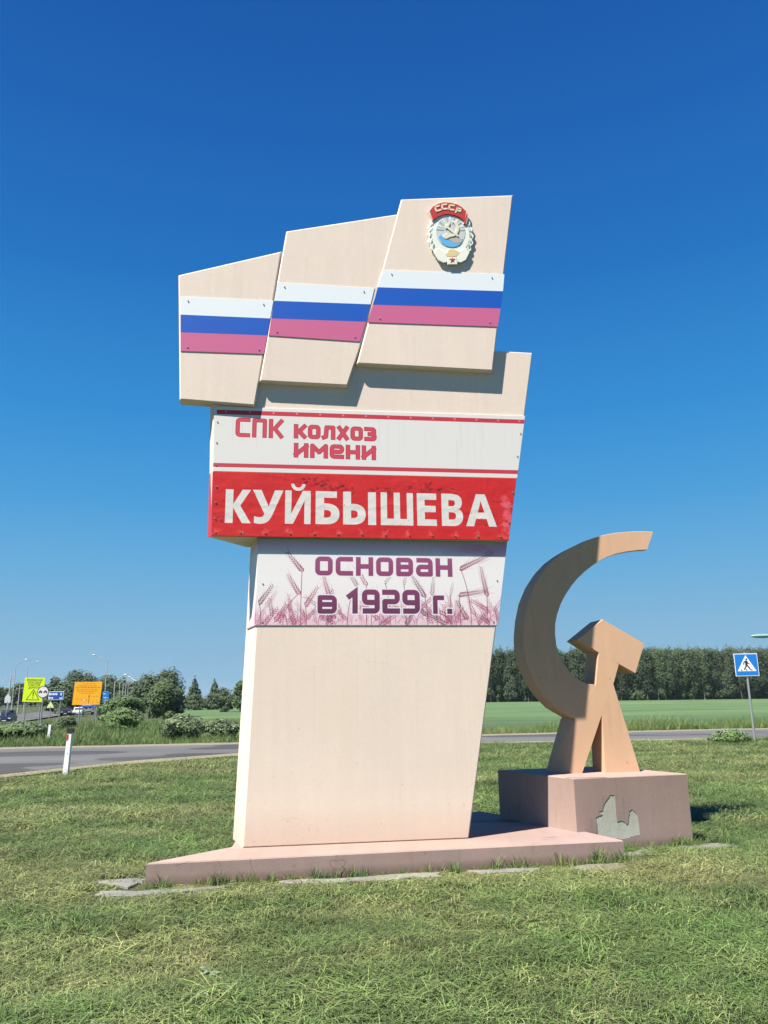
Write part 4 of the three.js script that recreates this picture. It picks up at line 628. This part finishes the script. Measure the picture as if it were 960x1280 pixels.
function pole(parent, h, r = .03, x = 0, m = M.galv) { part('pole', rod([x, -.3, 0], [x, h, 0], r, r, 10), m, parent); }
function faceSign(w, h, ppm, draw, rough = .5) { return print(w, h, -w / 2, -h / 2, ppm, draw, rough); }
{ // pedestrian crossing sign
  const t = thing('crossing_sign', 'blue square pedestrian crossing sign on a thin grey leaning post', 'road sign', [11.2, 0, -24.4], THREE.MathUtils.degToRad(-10));
  t.rotation.z = .0;
  pole(t, 2.75, .034);
  const S = .86, m = faceSign(S, S, 420, (g) => {
    g.fillStyle = '#eef2f4'; g.fillRect(-1, -1, 2, 2); g.fillStyle = '#1177cf'; g.fillRect(-S / 2 + .022, -S / 2 + .022, S - .044, S - .044);
    quad(g, [[-.345, -.235], [.345, -.235], [0, .375]], '#f4f4f0');
    g.strokeStyle = g.fillStyle = '#16181c'; g.lineCap = g.lineJoin = 'round';
    g.beginPath(); g.arc(.02, .215, .036, 0, 7); g.fill();
    const l = (w, ...p) => { g.lineWidth = w; g.beginPath(); for (let i = 0; i < p.length; i += 2) i ? g.lineTo(p[i], p[i + 1]) : g.moveTo(p[i], p[i + 1]); g.stroke(); };
    l(.085, .005, .13, .0, .0); l(.04, -.02, .14, -.085, .09, -.095, .02); l(.036, .03, .14, .06, .06, .11, .03);
    l(.05, .0, .0, -.03, -.08, -.085, -.17); l(.05, .01, -.01, .07, -.08, .12, -.17);
    for (const x of [-.2, -.02, .17]) quad(g, [[x - .03, -.215], [x + .045, -.215], [x + .02, -.17], [x - .015, -.17]], '#4a3a38');
  });
  const f = part('sign_face', plate([[-S / 2, -S / 2], [S / 2, -S / 2], [S / 2, S / 2], [-S / 2, S / 2]], .012, -.008, .006), m, t); f.position.set(0, 2.36, .045); f.scale.setScalar(.8);
  part('bracket', box(.1, .05, .05, 0, 2.36, .012), M.galv, t);
}
{ // street lamp whose pole stands outside the frame on the right
  const t = thing('street_lamp', 'street lamp head on an arm reaching in over the crossing sign', 'street lamp', [22.45, 0, -41]);
  part('pole', rod([0, -.3, 0], [0, 4.5, 0], .09, .06, 10), M.galv, t); part('arm', rod([0, 4.25, 0], [-2.1, 4.38, 0], .035, .03, 8), M.galv, t);
  const hd = new THREE.SphereGeometry(1, 20, 12); hd.scale(.62, .11, .17); hd.translate(-2.6, 4.36, 0); part('lamp_head', hd, std(.20, .34, .33, .4), t); part('lamp_glass', box(.5, .03, .16, -2.62, 4.28, 0), M.lamp, t);
}
{ // yellow-green warning board
  const t = thing('warning_board', 'yellow green warning board with black lettering and a triangle', 'road sign', [-19.2, 0, -43], .0);
  const w = 1.12, h = 1.28, m = faceSign(w, h, 230, (g) => {
    g.fillStyle = '#d3f01c'; g.fillRect(-1, -1, 3, 3);
    ['ВНИМАНИЕ!', 'ОПАСНЫЙ', 'УЧАСТОК', 'ДОРОГИ'].forEach((s, i) => canvasText(g, s, 0, .47 - i * .135, .155, '#1c2412', 'bold', i ? .95 : .93, 'center'));
    g.strokeStyle = '#20280f'; g.lineWidth = .035; g.lineJoin = 'round'; g.beginPath(); g.moveTo(-.34, -.53); g.lineTo(.34, -.53); g.lineTo(0, .02); g.closePath(); g.stroke();
    g.fillStyle = '#1a200f'; g.beginPath(); g.moveTo(-.035, -.12); g.lineTo(.035, -.12); g.lineTo(.018, -.36); g.lineTo(-.018, -.36); g.fill(); g.beginPath(); g.arc(0, -.43, .03, 0, 7); g.fill();
  });
  const f = part('sign_face', plate([[-.56, -.64], [.56, -.64], [.56, .64], [-.56, .64]], .01, -.012, .004), m, t); f.position.set(0, 2.07, .05); f.rotation.z = -.03;
  pole(t, 2.4, .03, -.4); pole(t, 2.4, .03, .4);
}
{ // round sign
  const t = thing('round_sign', 'round white overtaking sign with a dark rim, partly over the yellow board', 'road sign', [-17.6, 0, -40.5], 0);
  const m = faceSign(.7, .7, 300, (g) => { g.fillStyle = '#4d5048'; g.fillRect(-1, -1, 2, 2); g.fillStyle = '#e2dde0'; g.beginPath(); g.arc(0, 0, .262, 0, 7); g.fill(); g.fillStyle = '#3a3c40'; for (const x of [-.125, .125]) { g.fillRect(x - .1, -.03, .2, .06); g.fillRect(x - .055, .0, .11, .075); g.beginPath(); g.arc(x - .06, -.04, .03, 0, 7); g.arc(x + .06, -.04, .03, 0, 7); g.fill(); } g.fillStyle = '#f4f1f1'; g.fillRect(-.02, -.1, .04, .2); });
  const poly = Array.from({ length: 32 }, (_, i) => [Math.cos(i * Math.PI / 16) * .3, Math.sin(i * Math.PI / 16) * .3]);
  const f = part('sign_face', plate(poly, .01, -.006, .003), m, t); f.scale.set(1, 1, 1); f.position.set(0, 1.93, .05); pole(t, 2.1, .034);
}
{ // blue direction sign
  const t = thing('direction_sign', 'blue direction sign with white lettering behind the round sign', 'road sign', [-20.05, -.02, -48], 0), w = .9, h = .5;
  const m = faceSign(w, h, 260, (g) => { g.fillStyle = '#e8eef2'; g.fillRect(-1, -1, 3, 3); g.fillStyle = '#1a4fa0'; g.fillRect(-w / 2 + .025, -h / 2 + .025, w - .05, h - .05); g.fillStyle = '#f0f3f5'; for (const [x, y, a, b] of [[-.44, .05, .05, .13], [-.36, .04, .07, .11], [-.27, .05, .05, .10], [-.19, .04, .08, .11], [-.09, .05, .06, .1], [-.01, .04, .08, .11], [.27, .02, .07, .15], [-.43, -.17, .07, .1], [-.33, -.17, .06, .09], [-.24, -.18, .07, .1], [.22, -.17, .17, .06]]) g.fillRect(x, y, a, b); });
  const f = part('sign_face', plate([[-w / 2, -h / 2], [w / 2, -h / 2], [w / 2, h / 2], [-w / 2, h / 2]], .01, -.01, .004), m, t); f.position.set(0, 1.78, .05); pole(t, 1.95, .03, .28);
}
{ // orange board
  const t = thing('orange_board', 'large orange road works board with dark lines of text', 'road sign', [-18.0, 0, -47.6], 0), w = 1.92, h = 1.4;
  const R = rng(9), m = faceSign(w, h, 300, (g) => {
    g.fillStyle = '#f6b018'; g.fillRect(-2, -2, 4, 4);
    const words = (y, x0, x1, hh, col) => { let x = x0; while (x < x1) { const n = .06 + R() * .2; for (let q = x; q < Math.min(x1, x + n); q += .034) { g.fillStyle = col; const a = hh * (.75 + .25 * R()); g.fillRect(q, y, .009, a); g.fillRect(q + .015, y, .008, a); if (R() < .6) g.fillRect(q, y + (R() < .5 ? 0 : a * .8), .022, .014); } x += n + .05; } };
    words(.55, -.42, .46, .065, '#c65a28'); words(.43, -.68, .62, .055, '#5b4a22'); words(.32, -.82, .82, .06, '#463a1e'); words(.19, -.76, .70, .055, '#5b4a22'); words(.07, -.66, .62, .05, '#5b4a22'); words(-.04, -.42, .44, .05, '#a85a24');
    g.fillStyle = '#4a2a1a'; g.fillRect(.12, -.62, .035, .45); quad(g, [[.08, -.2], [.2, -.2], [.14, -.1]], '#4a2a1a'); g.fillRect(-.42, -.44, .56, .014); words(-.22, .28, .74, .03, '#6a5526'); words(-.36, -.78, -.36, .03, '#6a5526');
    g.fillStyle = '#e9d8d0'; g.beginPath(); g.arc(-.2, -.42, .09, 0, 7); g.fill(); g.strokeStyle = '#c8532f'; g.lineWidth = .024; g.stroke(); g.fillStyle = '#5a4a22'; g.fillRect(.4, -.6, .03, .1); g.fillRect(.62, -.46, .05, .03); g.fillRect(.7, -.58, .06, .05);
  });
  const f = part('sign_face', plate([[-.98, -.7], [.88, -.7], [.97, .7], [-.9, .7]], .01, -.02, .004), m, t); f.position.set(0, 1.88, .06); f.scale.set(.89, .96, 1); pole(t, 1.5, .035, -.42); pole(t, 1.5, .035, .6);
}
{ // further signs
  const b1 = thing('information_sign', 'long blue sign showing under the orange board', 'road sign', [-25.6, -.4, -68], 0); part('sign_face', plate([[-.75, 1.25], [.85, 1.25], [.85, 1.62], [-.75, 1.62]], .01, -.02, .004), faceSign(1.7, 4, 60, (g) => { g.fillStyle = '#2361b4'; g.fillRect(-3, -3, 6, 6); g.fillStyle = '#cfdcec'; g.fillRect(-.5, 1.4, .8, .07); }), b1); pole(b1, 1.4, .04, -.5); pole(b1, 1.4, .04, .6);
  const b2 = thing('information_sign', 'small upright blue sign at the right of the orange board', 'road sign', [-17.4, 0, -49], 0); part('sign_face', plate([[-.19, 1.38], [.19, 1.38], [.19, 2.0], [-.19, 2.0]], .01, -.02, .004), faceSign(.38, 4.2, 120, (g) => { g.fillStyle = '#1d78d2'; g.fillRect(-3, -3, 6, 6); g.fillStyle = '#cfe0f2'; g.fillRect(-.16, 1.82, .14, .05); g.fillRect(-.14, 1.6, .2, .04); }), b2); pole(b2, 1.6, .04);
  const b3 = thing('warning_triangle', 'small pale triangular sign below the round sign', 'road sign', [-31.6, -1.0, -74.5], 0); part('sign_face', plate([[-.36, 1.75], [.36, 1.75], [0, 2.35]], .02, -.02, .01), std(.62, .68, .30, .5), b3); pole(b3, 1.9, .04);
  const b4 = thing('notice_board', 'pale roadside notice board above the left car', 'road sign', [-50.3, -1.5, -105], 0); part('sign_face', plate([[-.4, 2.6], [.4, 2.6], [.4, 3.3], [0, 3.8], [-.4, 3.3]], .02, -.02, .01), std(.5, .53, .55, .5), b4); pole(b4, 2.8, .06);
}
{ // lamps and wooden pylons along the highway
  const mkLamp = (label, [x, z], h, arm, group) => {
    const t = thing('highway_lamp', label, 'street lamp', [x, drop(z), z], 0, group);
    part('pole', rod([0, -.2, 0], [0, h, 0], .09, .06, 8), M.concretePole, t); part('arm', rod([0, h - .1, 0], [arm, h + .9, 0], .05, .05, 6), M.galv, t);
    const hd = new THREE.SphereGeometry(1, 12, 8); hd.scale(.42, .08, .14); hd.translate(arm + Math.sign(arm) * .35, h + .98, 0); part('lamp_head', hd, M.galv, t); return t;
  };
  mkLamp('lamp post whose arm enters the frame at the left edge', [-57.5, -108], 8.2, 2.0); mkLamp('nearest whole lamp post, left of the yellow board', [-66.2, -140], 9.2, 1.4); mkLamp('lamp post close left of the yellow board', [-75.5, -165], 10.0, 1.6); mkLamp('lamp post behind the top of the small upright blue sign', [-45.6, -128], 9.2, -1.9);
  const row = [[139.5, 118, 5.7], [146, 130, 5.5], [150.3, 142, 5.5], [153.7, 152, 5.4], [156.5, 163, 5.4]];
  let first; for (const [px, d, h] of row) { const p = [(px - 480) / 988 * d, -d]; first ? copyOf(first, [p[0], drop(p[1]), p[1]], 0) : first = mkLamp('pale lamp post in the receding row right of the orange board', p, h, 1.2, 'receding row of lamp posts'); }
  const mkPylon = (label, px, d, h) => { const t = thing('utility_pole', label, 'utility pole', [(px - 480) / 988 * d, drop(-d), -d]); part('pole', rod([0, -.2, 0], [0, h, 0], .16, .1, 8), M.concretePole, t); part('crossarm', box(1.8, .12, .12, 0, h - .7, 0), M.woodPole, t); for (const x of [-.75, 0, .75]) part('insulator', rod([x, h - .64, 0], [x, h - .4, 0], .05, .04, 6), M.white, t); };
  mkPylon('pale utility pole at the far left, left of the lamp posts', 8, 150, 7.6); mkPylon('slim utility pole just left of the yellow board', 20.5, 200, 6.6);
}
function car(label, [x, z], turn, paint, tall) {
  const y = drop(z) + .1, t = thing('car', label, 'car', [x, y, z], turn), H = tall ? 1.75 : 1.48;
  const prof = (p, w, b) => { const g = new THREE.ExtrudeGeometry(new THREE.Shape(p.map((q) => new THREE.Vector2(...q))), { depth: w - 2 * b, bevelEnabled: true, bevelSize: b, bevelThickness: b, bevelSegments: 2 }); g.translate(0, 0, -w / 2 + b); g.rotateY(-Math.PI / 2); return g; };
  part('body', prof([[-2.1, .35], [2.05, .35], [2.15, .6], [2.05, .85], [1.1, .98], [-1.6, 1.0], [-2.15, .95]], 1.78, .06), paint, t);
  part('cabin', prof([[1.1, .95], [.45, H - .04], [-1.3, H - .02], [-1.95, .95]], 1.55, .05), paint, t);
  const ws = part('windscreen', box(1.34, .52, .02, 0, 0, 0), M.glass, t); ws.position.set(0, (.98 + H) / 2, .86); ws.rotation.x = -Math.atan2(.65, H - 1) + .0; 
  for (const s of [-1, 1]) { part('side_window', box(.02, .36, 1.7, s * .785, (1 + H) / 2 - .02, -.4), M.glass, t); part('headlight', box(.34, .14, .05, s * .62, .74, 2.16), M.lamp, t); for (const k of [-1.3, 1.35]) { const w = new THREE.CylinderGeometry(.33, .33, .2, 16); w.rotateZ(Math.PI / 2); const wm = part('wheel', w, M.rubber, t); wm.position.set(s * .8, .33, k); const r = new THREE.CylinderGeometry(.2, .2, .22, 12); r.rotateZ(Math.PI / 2); part('rim', r, M.galv, wm); } }
  part('grille', box(.9, .16, .04, 0, .6, 2.17), M.black, t); part('number_plate', box(.5, .11, .02, 0, .45, 2.2), M.white, t);
}
car('dark blue car at the left edge of the frame on the highway', [-50.6, -106], .28, std(.02, .035, .08, .25, { metalness: .3 }), true);
car('black car with lit side on the highway, left of the white car', [-60.5, -150], .3, std(.015, .016, .02, .25), false);
car('white car under the orange board on the highway', [-59.0, -152], .3, std(.72, .74, .76, .3), false);
car('dark grey car right of the white car', [-57.0, -156], .3, std(.05, .055, .06, .3), false);

// thin summer haze
scene.fog = new THREE.FogExp2(0xc4d6e6, .00007);

renderer.render(scene, camera);
